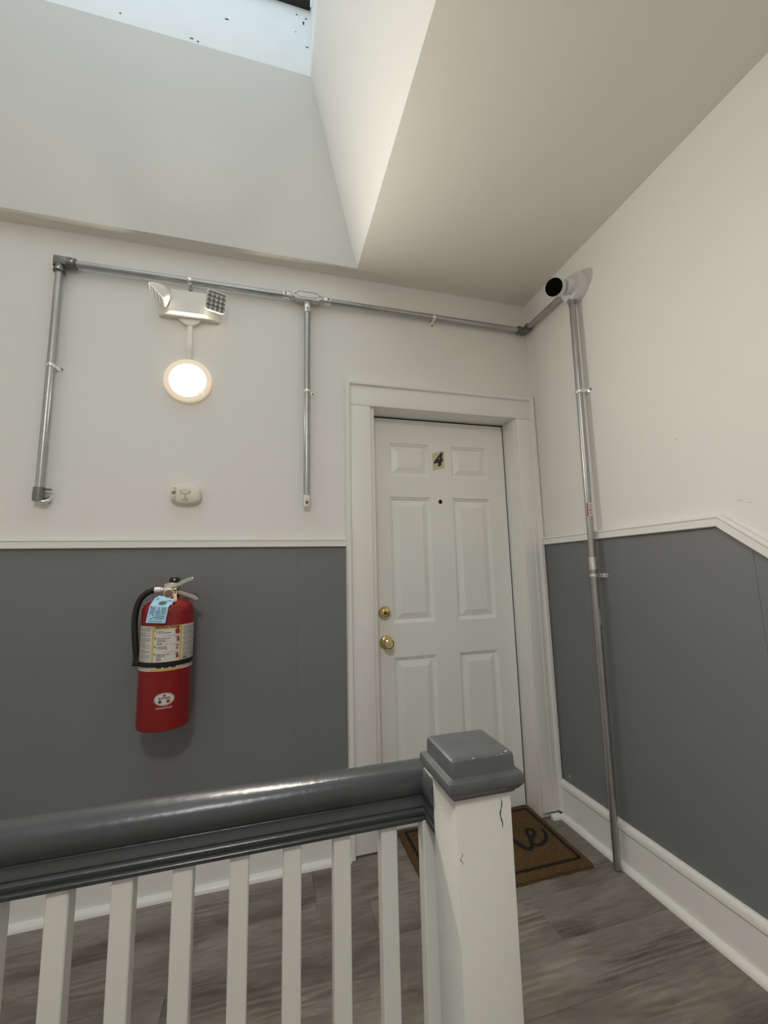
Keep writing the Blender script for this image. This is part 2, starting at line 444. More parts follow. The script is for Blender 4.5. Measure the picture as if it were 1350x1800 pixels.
for y, z, w_, h_, m_ in ((-.835, 1.684, .012, .0016, 'greyink'), (-1.019, 1.424, .010, .002, 'greyink'), (-1.050, 1.412, .008, .0014, 'greyink'), (-.087, .212, .004, .012, 'chip')):
    b = NB(); n = 8; x0 = -.0042 if m_ == 'chip' else -.0002
    prism(b, [(x0, y + w_ * math.cos(2 * PI * k / n) * random.uniform(.6, 1), z + h_ * math.sin(2 * PI * k / n) * random.uniform(.6, 1)) for k in range(n)], (-.0004, 0, 0)); obj('scuff_mark', b, M['chip'] if m_ == 'chip' else M['scuff'], wall_right)

# chair rails and baseboards
crp = [(.0, -.0195), (.012, -.0195), (.017, -.017), (.0175, .008), (.021, .011), (.021, .016), (.016, .0195), (.0, .0195)]
zc = (CR0 + CR1) / 2
b = NB(); sweep(b, [(XL, -.003, zc), (-1.081, -.003, zc)], crp, (0, -1, 0))
tag(obj('trim_1', b, M['trim']), 'white chair rail above the grey panel by the extinguisher', 'chair rail', kind='structure')
b = NB(); sweep(b, [(-.003, -.034, zc), (-.003, yk, zc), (-.003, -4.6, zc - SL * (yk + 4.6))], crp, (-1, 0, 0))
tag(obj('trim_2', b, M['trim']), 'white chair rail that turns down beside the steel conduit', 'chair rail', kind='structure')
# check v sign: side = out x tangent
bbp = [(.0, -.09), (.016, -.09), (.016, .046), (.0085, .0475), (.0085, .0525), (.021, .055), (.0215, .066), (.019, .078), (.012, .086), (.0, .088)]
shp = [(.015, 0), (.038, 0), (.0365, .009), (.031, .017), (.023, .021), (.015, .022)]
b = NB(); sweep(b, [(XL, -.001, .0905), (-1.081, -.001, .0905)], bbp, (0, -1, 0))
bb_back = tag(obj('baseboard_back', b, M['trim']), 'white baseboard behind the balusters under the extinguisher', 'baseboard', kind='structure')
b = NB(); sweep(b, [(XL, -.001, 0.0005), (-1.081, -.001, 0.0005)], shp, (0, -1, 0)); obj('shoe_moulding', b, M['trim'], bb_back)
b = NB(); sweep(b, [(-.001, -.03, .0905), (-.001, EDGE - .02, .0905), (-.001, -4.5, .0905 - SL * (4.5 + EDGE - .02))], bbp, (-1, 0, 0))
bb_right = tag(obj('baseboard_right', b, M['trim']), 'white grooved baseboard running past the conduit foot', 'baseboard', kind='structure')
b = NB(); sweep(b, [(-.001, -.03, .0005), (-.001, EDGE, .0005)], shp, (-1, 0, 0)); obj('shoe_moulding', b, M['trim'], bb_right)

# ---------------------------------------------------------------- door frame (casing, back band, jambs)
fr = root('trim_3', (-.53, 0, 0), 'white casing and jambs framing the numbered door', 'door frame', kind='structure')
HB = 2.056   # head board bottom
b = NB(); box(b, -1.062, -.958, -.022, -.001, .012, HB - .0012, .003); obj('casing_board', b, M['trim'], fr)
b = NB(); box(b, -.122, -.028, -.022, -.001, .03, HB - .0012, .003)
box(b, -.060, -.052, -.0255, -.02, .03, HB - .002, .002)
obj('casing_board', b, M['trim'], fr)
b = NB(); box(b, -1.062, -.028, -.0225, -.001, HB, 2.162, .003); obj('head_board', b, M['trim'], fr)
bandp = [(.001, -.0135), (.028, -.0135), (.034, -.010), (.037, -.003), (.036, .006), (.030, .0115), (.024, .0135), (.001, .0135)]
b = NB(); sweep(b, [(-1.0745, 0, .004), (-1.0745, 0, 2.1735), (-.0165, 0, 2.1735), (-.0165, 0, .03)], bandp, (0, -1, 0)); obj('back_band', b, M['trim'], fr)
b = NB(); box(b, -.97, -.935, -.004, .16, .0005, 2.085, .004); obj('jamb', b, M['trim'], fr)
b = NB(); box(b, -.129, -.097, -.004, .16, .0005, 2.085, .004); obj('jamb', b, M['trim'], fr)
b = NB(); box(b, -.935, -.129, -.004, .16, 2.055, 2.085, .004); obj('head_jamb', b, M['trim'], fr)
b = NB(); box(b, -.937, -.90, .156, .168, .0005, 2.056); box(b, -.17, -.128, .156, .168, .0005, 2.056); box(b, -.9, -.17, .156, .168, 2.02, 2.056)
obj('door_stop', b, M['dark'], fr)
b = NB(); sweep(b, [(-.082, -.02, .0005), (-.036, -.02, .0005)], [(u - .015, v) for u, v in shp], (0, -1, 0)); obj('shoe_block', b, M['trim'], fr)

b = NB(); box(b, -.1345, -.1288, .1115, .150, .012, 2.055); box(b, -.934, -.1288, .1115, .150, 2.0475, 2.0555); obj('gap_strip', b, M['black'], fr)  # black strip filling the leaf's gap so it shows as a dark line

# ---------------------------------------------------------------- door leaf
YD = 0.11
dx0, dx1, dz0, dz1 = -.931, -.1348, .010, 2.0470
colX = [(-.8275, -.598), (-.468, -.2405)]
rowZ = [(1.7305, 1.9125), (.9625, 1.617), (.215, .795)]
b = NB()
xs = [dx0, colX[0][0], colX[0][1], colX[1][0], colX[1][1], dx1]
zs = [dz0, rowZ[2][0], rowZ[2][1], rowZ[1][0], rowZ[1][1], rowZ[0][0], rowZ[0][1], dz1]
vg = {}
for i, x in enumerate(xs):
    for j, z in enumerate(zs): vg[i, j] = b.verts.new((x, YD, z))
for i in range(5):
    for j in range(7):
        if i in (1, 3) and j in (1, 3, 5): continue
        b.faces.new((vg[i, j], vg[i + 1, j], vg[i + 1, j + 1], vg[i, j + 1]))
bk = [b.verts.new(p) for p in ((dx0, YD + .042, dz0), (dx1, YD + .042, dz0), (dx1, YD + .042, dz1), (dx0, YD + .042, dz1))]
b.faces.new(bk[::-1])
for a, c, k in (((0, 0), (5, 0), 0), ((5, 0), (5, 7), 1), ((5, 7), (0, 7), 2), ((0, 7), (0, 0), 3)):
    pass
def edge(i0, j0, i1, j1):
    if i0 == i1: return [vg[i0, j] for j in range(j0, j1 + (1 if j1 > j0 else -1), 1 if j1 > j0 else -1)]
    return [vg[i, j0] for i in range(i0, i1 + (1 if i1 > i0 else -1), 1 if i1 > i0 else -1)]
for e_, p, q in ((edge(0, 0, 5, 0), 0, 1), (edge(5, 0, 5, 7), 1, 2), (edge(5, 7, 0, 7), 2, 3), (edge(0, 7, 0, 0), 3, 0)):
    b.faces.new(e_ + [bk[q], bk[p]])
door = tag(obj('door_1', b, M['door'], off=(-.53, YD, 0), angle=20), 'white six-panel door with brass knob and number four', 'door', kind='structure')
for (xa, xb) in colX:
    for (za, zb) in rowZ:
        b = NB(); rings = []
        for ins, dep in ((0, 0), (.0035, .006), (.010, .0075), (.013, .0135), (.018, .0145), (.045, .0045), (.050, .003)):
            rings.append([b.verts.new((x, YD + dep, z)) for x, z in ((xa + ins, za + ins), (xb - ins, za + ins), (xb - ins, zb - ins), (xa + ins, zb - ins))])
        for P, Q in zip(rings, rings[1:]):
            for k in range(4): b.faces.new((P[k], P[(k + 1) % 4], Q[(k + 1) % 4], Q[k]))
        b.faces.new(rings[-1])
        obj('door_panel', b, M['door'], door, angle=12)
# hardware
kx, kz = -.8665, .8735
b = NB(); lathe(b, (kx, YD, kz), (0, -1, 0), [(0, 0), (.034, 0), (.0345, .003), (.031, .0075), (.022, .011), (.0125, .014), (.0115, .028), (.015, .033), (.0225, .038), (.0265, .046), (.0265, .054), (.0235, .0605), (.0195, .0625), (.0185, .0605), (.0115, .0605), (.0105, .063), (0, .0632)], 32)
knob = tag(obj('door_knob', b, M['brass'], door), 'round polished brass knob')
b = NB(); box(b, kx - .0012, kx + .0012, YD - .0637, YD - .0625, kz - .005, kz + .005); obj('keyhole', b, M['dark'], knob)
bx_, bz_ = -.8715, 1.0185
b = NB(); lathe(b, (bx_, YD, bz_), (0, -1, 0), [(0, 0), (.0325, 0), (.033, .003), (.030, .012), (.0255, .016), (.020, .0165), (.0195, .019), (.0165, .0205), (.009, .0205), (.0085, .0195), (0, .0195)], 32)
dbt = tag(obj('deadbolt', b, M['brass'], door), 'round brass deadbolt lock above the knob')
b = NB(); lathe(b, (bx_, YD - .0196, bz_), (0, -1, 0), [(.0088, 0), (.0085, .0014), (0, .0016)], 16); obj('keyhole', b, mat('lock_core', (.10, .07, .03), .35, .8), dbt)
b = NB(); lathe(b, (-.5415, YD, 1.5955), (0, -1, 0), [(0, 0), (.0115, 0), (.0115, .002), (.008, .0035), (.0065, .0028)], 20); ph = obj('peephole', b, mat('dark_bronze', (.09, .06, .03), .3, .9), door)
b = NB(); lathe(b, (-.5415, YD, 1.5955), (0, -1, 0), [(.0068, .0026), (.004, .0036), (0, .004)], 14); obj('lens', b, M['black_gloss'], ph)
# number sticker
q = [(-.578, 1.7675), (-.508, 1.786), (-.507, 1.884), (-.577, 1.866)]
b = NB(); prism(b, [(x, YD - .0002, z) for x, z in q], (0, -.0008, 0))
stk = tag(obj('number_sticker', b, M['sticker'], door), 'yellowed sticker with a black numeral')
V, F = text_tris('4', .092, shear=.18, bold=.0055)
b = NB()
cxs, czs = -.5465, 1.8255
put_map(b, V, F, lambda u, v: (cxs + u, YD - .0014, czs + v + .26 * u)); obj('numeral', b, M['ink'], stk)

# ================================================================= RAILING
rail = root('stair_railing', (-1.9, -1.055, 0), 'white baluster railing with glossy dark grey handrail and capped newel post', 'railing')
YC, XC = -1.055, -1.0945
half = [(.706, .0255), (.713, .0275), (.716, .0245), (.7185, .0245), (.722, .0295), (.729, .0305), (.7325, .0265), (.735, .0265), (.738, .0295), (.743, .029), (.750, .0245), (.757, .0265)]
nb = 12; cz, rv, rh = .7825, .0365, .034
for k in range(nb + 1):
    a = -0.80 + (PI / 2 + 0.80) * k / nb
    half.append((cz + rh * math.sin(a), rv * math.cos(a)))
prof = [(z, v) for z, v in half] + [(z, -v) for z, v in half[-2::-1]]
b = NB(); sweep(b, [(-3.38, YC, 0), (XC, YC, 0), (XC, -1.1424, 0)], prof, (0, 0, 1))
obj('handrail', b, M['rail'], rail, angle=50)
# balusters
bw = .0172
b = NB(); box(b, -1.902 - bw, -1.902 + bw, YC - bw, YC + bw, .0, .709, .002, 1)
b0 = obj('baluster', b, M['white_wood'], rail)
# first baluster built at x=-1.902, the others copied along the rail
base_x = -1.902
xs_ = [-1.8805 + .0977 * k for k in range(0, 8)] + [-1.8805 - .0977 * k for k in range(1, 15)]
b0.location = (xs_[0] - base_x, 0, 0)
for x in xs_[1:]:
    c = dup(b0, (x - xs_[0], 0, 0)); c.parent = rail
c = dup(b0, (-1.1085 - xs_[0], -.010, 0)); c.parent = rail
b = NB(); box(b, -3.38, -1.03, YC - .035, YC + .035, .0, .028, .004); obj('bottom_rail', b, M['white_wood'], rail)
# newel
nx0, nx1, ny0, ny1 = -1.124, -1.014, -1.250, -1.142
b = NB(); box(b, nx0, nx1, ny0, ny1, -.24, .842, .003, 2); nw = obj('newel_post', b, M['white_wood'], rail)
b = NB()
def crack(x, z0, z1, n, w, y):
    pts = []
    for i in range(n + 1):
        t = i / n; ww = w * math.sin(PI * min(1, max(.02, t))) ** .5 * (.6 + .8 * random.random())
        pts.append((x + .0022 * math.sin(9 * t) + random.uniform(-.0006, .0006), z0 + (z1 - z0) * t, ww))
    for (a, za, wa), (c, zc_, wc) in zip(pts, pts[1:]):
        put(b, [(a - wa, y, za), (a + wa, y, za), (c + wc, y, zc_), (c - wc, y, zc_)], [(0, 1, 2, 3)])
crack(-1.036, .818, .765, 14, .0011, ny0 - .0004); obj('paint_crack', b, M['ink'], nw)
b = NB(); crack(-1.1165, .742, .722, 6, .0005, ny0 - .0004); obj('paint_crack', b, M['ink'], nw)
def cap_ring(bm, loops):
    rings = [[bm.verts.new(p) for p in rounded(x0, x1, y0, y1, r, z)] for x0, x1, y0, y1, r, z in loops]
    n = len(rings[0])
    for P, Q in zip(rings, rings[1:]):
        for k in range(n): bm.faces.new((P[k], P[(k + 1) % n], Q[(k + 1) % n], Q[k]))
    bm.faces.new(rings[0][::-1]); bm.faces.new(rings[-1])
def rounded(x0, x1, y0, y1, r, z, n=4):
    out = []
    for cx, cy, a0 in ((x1 - r, y1 - r, 0), (x0 + r, y1 - r, PI / 2), (x0 + r, y0 + r, PI), (x1 - r, y0 + r, 1.5 * PI)):
        for k in range(n + 1):
            a = a0 + PI / 2 * k / n; out.append((cx + r * math.cos(a), cy + r * math.sin(a), z))
    return out
def L_(o, r, z): return (nx0 - o, nx1 + o, ny0 - o, ny1 + o, r, z)
b = NB()
cap_ring(b, [L_(.001, .002, .8255), L_(.0045, .003, .827), L_(.0065, .003, .8295), L_(.0072, .003, .832), L_(.0105, .003, .8335), L_(.0160, .004, .8405), L_(.0185, .004, .8435), L_(.0192, .005, .846), L_(.0192, .005, .8575), L_(.0182, .005, .8608), L_(.0155, .005, .8622), L_(.0095, .004, .8634), L_(.0080, .004, .8645),
             L_(.0076, .004, .867), L_(.0072, .005, .8875), L_(.0062, .006, .8915), L_(.0035, .006, .8942), L_(-.001, .007, .8953)])
cap = obj('newel_cap', b, M['cap'], rail, angle=30)
for x, y, z, r in ((-1.088, -1.2545, .8925, .0022), (-1.032, -1.2545, .8925, .0016), (-1.0215, -1.252, .894, .0024), (-1.0185, -1.2505, .8945, .0018), (-1.041, -1.2555, .8915, .0011), (-1.0, -1.2655, .8605, .0013)):
    b = NB(); lathe(b, (x, y, z), (0, -.5, .85), [(r, -.0012), (r * .9, .0004), (0, .0007)], 7, sx=.7); obj('paint_chip', b, M['chip'], cap)

# ================================================================= CONDUIT
def strap(parent, p, axis, away, tabdir, rr):
    """one-hole strap: band round the pipe plus a screwed tab on the wall. away: from wall into room."""
    a = Vector(axis).normalized(); w = Vector(away).normalized(); t = Vector(tabdir).normalized(); p = Vector(p)
    bb = NB(); r1, r2, hw = rr + .0006, rr + .0026, .0085
    angs = [-PI / 2 - .3 + (PI + .3 + PI / 2 - .0) * k / 14 for k in range(15)]
    # angle measured from tab direction: cos -> tab, sin -> away
    ring = []
    for k in range(15):
        an = -.35 + (PI + .7) * k / 14
        d = t * math.cos(an) + w * math.sin(an)
        ring.append([bb.verts.new(p + d * r_ + a * s) for r_, s in ((r1, -hw), (r2, -hw * .8), (r2 + .0012, 0), (r2, hw * .8), (r1, hw))])
    for P, Q in zip(ring, ring[1:]):
        for k in range(5): bb.faces.new((P[k], P[(k + 1) % 5], Q[(k + 1) % 5], Q[k]))
    bb.faces.new(ring[0]); bb.faces.new(ring[-1])
    s = obj('strap', bb, M['bright_steel'], parent)
    return s
def tab(parent_strap, p, axis, away, tabdir, rr, wall_d):
    a = Vector(axis).normalized(); w = Vector(away).normalized(); t = Vector(tabdir).normalized(); p = Vector(p)
    bb = NB(); base = p - w * (wall_d - .0006); n = 10; hw = .0085
    L0, L1 = rr * .8, rr + .017
    out = [base + t * L0 - a * hw]
    for k in range(n + 1):
        an = -PI / 2 + PI * k / n; out.append(base + t * (L1 + hw * math.cos(an)) + a * (hw * math.sin(an)))
    out.append(base + t * L0 + a * hw)
    prism(bb, out, w * .0022)
    # riser from tab to band
    q0 = p + t * (rr + .001) - a * hw - w * (wall_d - .0006); q1 = q0 + a * 2 * hw
    prism(bb, [q0, q1, q1 + t * .0022, q0 + t * .0022], w * (wall_d - rr * .25))
    o = obj('strap_tab', bb, M['bright_steel'], parent_strap)
    bb = NB(); lathe(bb, base + t * (L1 - .001) + w * .0022, w, [(.0048, 0), (.0046, .0018), (.003, .003), (0, .0033)], 12); obj('screw', bb, M['cast'], parent_strap)

R_ = .0146
YP = -.030
zc_ = 2.590; xl = -2.334; xm = -1.274
net = root('electrical_conduit', (xl, 0, zc_), 'galvanised conduit run along the top of the door wall with two drops', 'conduit')
b = NB(); tube(b, [(xl, YP, 2.56), (xl, YP, 1.580)], R_, 20); obj('pipe', b, M['steel'], net)
b = NB(); tube(b, [(xl + .03, YP, zc_), (-1.372, YP, zc_)], R_, 20); obj('pipe', b, M['steel'], net)
b = NB(); tube(b, [(-1.176, YP, zc_), (-.070, YP, zc_ - .003)], R_, 20); obj('pipe', b, M['steel'], net)
b = NB(); tube(b, [(xm, YP, 2.520), (xm - .001, YP, 1.58)], R_, 20); obj('pipe', b, M['steel'], net)
b = NB(); tube(b, [(-.031, -.068, zc_ - .003), (-.031, -.372, 2.583)], R_, 20); obj('pipe', b, M['steel'], net)
# corner elbow (pulling elbow with cover)
b = NB()
box(b, xl - .020, xl + .030, YP - .020, YP + .020, zc_ - .020, zc_ + .017, .004)
tube(b, [(xl, YP, zc_ - .015), (xl, YP, zc_ - .050)], .0195, 18); tube(b, [(xl, YP, zc_ - .036), (xl, YP, zc_ - .048)], .0225, 18)
tube(b, [(xl + .015, YP, zc_), (xl + .062, YP, zc_)], .0195, 18); tube(b, [(xl + .047, YP, zc_), (xl + .060, YP, zc_)], .0225, 18)
prism(b, [(xl - .019, YP - .016, zc_ + .019), (xl + .045, YP - .016, zc_ + .019), (xl + .045, YP - .018, zc_ + .012), (xl - .019, YP - .018, zc_ - .028)], (0, .034, 0))
el = obj('elbow', b, M['cast'], net)
b = NB(); lathe(b, (xl + .052, YP - .02, zc_ - .004), (0, -1, -.3), [(.005, 0), (.005, .006), (.003, .0065), (0, .006)], 10); obj('set_screw', b, M['bright_steel'], el)
b = NB(); lathe(b, (xl + .006, YP - .02, zc_ - .042), (0, -1, 0), [(.005, 0), (.005, .006), (.003, .0065), (0, .006)], 10); obj('set_screw', b, M['bright_steel'], el)
# corner elbow by the right wall
b = NB()
tube(b, curve_pts([(-.078, YP, zc_ - .003), (-.045, YP - .001, zc_ - .003), (-.033, YP - .014, zc_ - .003), (-.031, -.078, zc_ - .003)], 6), .0195, 18)
box(b, -.046, -.018, YP - .018, YP + .018, zc_ - .022, zc_ + .012, .004)
tube(b, [(-.072, YP, zc_ - .003), (-.060, YP, zc_ - .003)], .0225, 18); tube(b, [(-.031, -.062, zc_ - .003), (-.031, -.074, zc_ - .003)], .0225, 18)
obj('elbow', b, M['cast'], net)
# T body
b = NB()
def stadium(cx, cz, hl, hr, y, n=8):
    pts = []
    for k in range(n + 1): a = -PI / 2 + PI * k / n; pts.append((cx + hl + hr * math.cos(a), y, cz + hr * math.sin(a)))
    for k in range(n + 1): a = PI / 2 + PI * k / n; pts.append((cx - hl + hr * math.cos(a), y, cz + hr * math.sin(a)))
    return pts
def stad_stack(bm, cx, cz, loops):
    rings = [[bm.verts.new(p) for p in stadium(cx, cz, hl, hr, y)] for hl, hr, y in loops]; n = len(rings[0])
    for P, Q in zip(rings, rings[1:]):
        for k in range(n): bm.faces.new((P[k], P[(k + 1) % n], Q[(k + 1) % n], Q[k]))
    bm.faces.new(rings[0][::-1]); bm.faces.new(rings[-1])
stad_stack(b, xm, zc_, [(.045, .012, -.004), (.046, .020, -.012), (.046, .022, -.046), (.046, .022, -.052)])
tube(b, [(xm - .06, YP, zc_), (xm - .085, YP, zc_)], .018, 18); tube(b, [(xm + .06, YP, zc_), (xm + .085, YP, zc_)], .018, 18)
tube(b, [(xm, YP, zc_ - .015), (xm, YP, zc_ - .045)], .018, 18)
tb = obj('junction_body', b, M['alu'], net)
b = NB(); stad_stack(b, xm, zc_, [(.048, .0235, -.0522), (.048, .0235, -.0565), (.047, .0215, -.0578), (.040, .0165, -.0578), (.0395, .0155, -.0545), (.037, .0125, -.0545), (.0365, .0115, -.0572), (.036, .010, -.0575)])
cv = obj('junction_cover', b, M['alu'], tb, angle=20)
for s in (-1, 1):
    b = NB(); lathe(b, (xm + s * .060, -.0578, zc_), (0, -1, 0), [(.0042, 0), (.004, .0012), (0, .0016)], 10); obj('screw', b, M['cast'], tb)
def connector(p, axis, ln=.032):
    bb = NB(); a = Vector(axis).normalized(); p = Vector(p)
    lathe(bb, p, a, [(.0, 0), (.0195, 0), (.0205, .003), (.0205, .009), (.0178, .010), (.0178, ln), (.0165, ln + .001), (0, ln + .001)], 18)
    o = obj('connector', bb, M['bright_steel'], net)
    bb = NB(); lathe(bb, p + a * (ln * .65) + Vector((0, -.0175, 0)), (0, -1, 0), [(.005, 0), (.005, .004), (.003, .0045), (0, .004)], 10); obj('set_screw', bb, M['cast'], o)
connector((xm - .085, YP, zc_), (-1, 0, 0)); connector((xm + .085, YP, zc_), (1, 0, 0)); connector((xm, YP, zc_ - .045), (0, 0, -1))
# end fittings of the two drops
b = NB()
tube(b, [(xl, YP, 1.592), (xl, YP, 1.575), (xl, YP, 1.5748), (xl, YP, 1.538)], [.0195, .0195, .0205, .0200], 18)
box(b, xl + .012, xl + .040, YP - .004, YP + .012, 1.583, 1.589, .002); box(b, xl + .008, xl + .032, YP - .002, YP + .026, 1.548, 1.560, .003)
ef = tag(obj('end_fitting', b, M['cast'], net), 'dark cast end fitting')
b = NB(); tube(b, curve_pts([(xl + .006, YP - .006, 1.536), (xl + .020, YP - .004, 1.534), (xl + .030, YP + .004, 1.541), (xl + .032, YP + .018, 1.552)], 5), .0075, 12); obj('connector', b, M['bright_steel'], ef)
b = NB(); tube(b, [(xm - .001, YP, 1.586), (xm - .001, YP, 1.562), (xm - .001, YP, 1.5618), (xm - .001, YP, 1.534)], [.0178, .0178, .0165, .0160], 18); tube(b, [(xm - .001, YP, 1.578), (xm - .001, YP, 1.566)], .0200, 18)
ef2 = obj('end_fitting', b, M['bright_steel'], net)
b = NB(); lathe(b, (xm - .001, YP - .015, 1.552), (0, -1, -.2), [(.0075, 0), (.0075, .006), (.005, .007), (0, .006)], 12); obj('set_screw', b, M['cast'], ef2)
# straps
for p, ax, td in (((xl, YP, 2.112), (0, 0, 1), (1, 0, 0)), ((-1.815, YP, zc_), (1, 0, 0), (0, 0, -1)), ((xm, YP, 2.100), (0, 0, 1), (1, 0, 0)), ((-.595, YP, zc_ - .0015), (1, 0, 0), (0, 0, -1))):
    s = strap(net, p, ax, (0, -1, 0), td, R_); tab(s, p, ax, (0, -1, 0), td, R_, -YP)

# right wall drop
drop = root('electrical_conduit', (-.036, -.425, 0), 'tall galvanised conduit dropping from the security camera to the floor', 'conduit')
top = Vector((-.035, -.425, 2.515)); foot = Vector((-.0545, -.4075, .006))
def on(z): t = (top.z - z) / (top.z - foot.z); return top.lerp(foot, t)
b = NB(); tube(b, [top, on(1.6), on(.9), foot], .0150, 20); obj('pipe', b, M['steel'], drop)
b = NB(); lathe(b, on(2.487), (0, 0, 1), [(0, 0), (.0175, 0), (.0178, .014), (.0215, .015), (.0225, .020), (.0225, .028), (0, .028)], 18); obj('connector', b, M['steel'], drop)
dv = (foot - top).normalized()
for z, wd in ((2.045, .0386), (1.186, .0410)):
    p = on(z); s = strap(drop, p, dv, (-1, 0, 0), (0, -1, 0), .0150); tab(s, p, dv, (-1, 0, 0), (0, -1, 0), .0150, -p.x - (.004 if z < 1.3 else 0.0))
b = NB(); tube(b, [on(1.268), on(1.212)], .0172, 20); cp = obj('coupling', b, M['bright_steel'], drop)
for z in (1.256, 1.224):
    b = NB(); lathe(b, on(z) + Vector((-.012, -.012, 0)), (-.75, -.65, 0), [(.005, 0), (.005, .006), (.003, .0065), (0, .006)], 10); obj('set_screw', b, M['bright_steel'], cp)
def wrap(bm, z0, z1, a0, a1, rr, n=8):
    vs = []
    for k in range(n + 1):
        a = a0 + (a1 - a0) * k / n; d = Vector((math.cos(a), math.sin(a), 0))
        vs += [on(z0) + d * rr, on(z1) + d * rr]
    put(bm, vs, [(2 * k, 2 * k + 2, 2 * k + 3, 2 * k + 1) for k in range(n)])
aF = math.radians(248)     # facing the stair side of the pipe
b = NB(); wrap(b, 1.452, 1.512, aF - .45, aF + 1.0, .0154); st = tag(obj('pipe_label', b, M['paper'], drop), 'small white and red printed label')
b = NB(); wrap(b, 1.452, 1.512, aF - .85, aF - .45, .0154); obj('label_stripe', b, M['red_print'], st)
b = NB()
for z, h_ in ((1.498, .004), (1.488, .003), (1.474, .008), (1.462, .004)): wrap(b, z, z + h_, aF - .2, aF + .55, .0157)
tag(obj('label_print', b, M['greyink'], st), kind='stuff')
b = NB()  # short white bars wrapped on the lower pipe
for k in range(9): wrap(b, 1.035 - .0075 * k, 1.0395 - .0075 * k - .002 * (k % 2), aF + .0, aF + .7 + .2 * (k % 3), .0153)
tag(obj('pipe_marks', b, mat('white_marks', (.6, .6, .58), .5), drop), kind='stuff')

# ================================================================= SECURITY CAMERA
sc = root('security_camera', (0, -.437, 2.57), 'white round security camera with black face on the right wall', 'camera')
mc = Vector((0, -.440, 2.572))
b = NB(); lathe(b, mc, (-1, 0, 0), [(0, 0), (.066, 0), (.067, .002), (.067, .048), (.0655, .052), (.060, .0545), (.045, .0560), (0, .0565)], 40); bs = obj('mount_box', b, M['plastic_cool'], sc)
face = Vector((-.160, -.457, 2.539)); ax = Vector((-.76, -.49, -.42)).normalized(); backp = face - ax * .105
b = NB(); lathe(b, backp, ax, [(0, 0), (.020, .002), (.033, .010), (.039, .024), (.0415, .045), (.0425, .098), (.0420, .1035), (.0408, .105), (.0398, .1035), (0, .1035)], 36); hs = obj('housing', b, M['plastic_cool'], sc)
b = NB(); lathe(b, face - ax * .0012, ax, [(.0400, 0), (.0396, .0010), (.030, .0016), (0, .0020)], 36); obj('lens_face', b, M['black_gloss'], hs)
b = NB(); tube(b, [mc + Vector((-.05, .0, 0)), mc + Vector((-.078, .004, -.002))], [.040, .034], 28); obj('swivel', b, M['plastic_cool'], sc)
b = NB(); lathe(b, mc + Vector((-.0555, -.004, -.045)), (-1, 0, 0), [(.004, 0), (.003, .001), (0, .001)], 10); obj('screw', b, M['dark'], bs)

# ================================================================= EMERGENCY LIGHT, RACEWAY, LAMP
em = root('emergency_light', (-1.81, 0, 2.46), 'white emergency light with two tilting square heads above the round lamp', 'emergency light')
z0, z1 = 2.408, 2.520
def trap(z, g=0.0): return [(-1.943 + g, -.001, z), (-1.683 - g, -.001, z), (-1.683 - g, -.010, z), (-1.741 - g, -.062 + g, z), (-1.886 + g, -.062 + g, z), (-1.943 + g, -.010, z)]
b = NB(); rings = [[b.verts.new(p) for p in trap(z, g)] for z, g in ((z0, .004), (z0 + .002, .001), (z0 + .004, 0), (z1 - .006, .001), (z1 - .002, .003), (z1, .007))]
for P, Q in zip(rings, rings[1:]):
    for k in range(6): b.faces.new((P[k], P[(k + 1) % 6], Q[(k + 1) % 6], Q[k]))
b.faces.new(rings[0][::-1]); b.faces.new(rings[-1])
body = obj('housing', b, M['plastic'], em, angle=12)
b = NB(); box(b, -1.842, -1.812, -.050, -.042, z0 - .0008, z0 + .001, .0); obj('test_button', b, mat('button_grey', (.62, .58, .5), .4), body)
for x in (-1.852, -1.757):
    b = NB(); lathe(b, (x, -.030, z0 + .0002), (0, 0, -1), [(.0022, 0), (.0018, .0006), (0, .0007)], 8); obj('screw', b, M['dark'], body)
b = NB(); lathe(b, (-1.836, -.040, z0 + .0004), (0, 0, -1), [(.003, 0), (.002, .001), (0, .0012)], 10); obj('indicator', b, mat('red_indicator', (.7, .2, .18), .3), body)
b = NB(); lathe(b, (-1.811, -.0005, 2.428), (0, -1, 0), [(0, 0), (.053, 0), (.053, .016), (.050, .019), (0, .019)], 36); obj('mount_plate', b, M['plastic'], em)

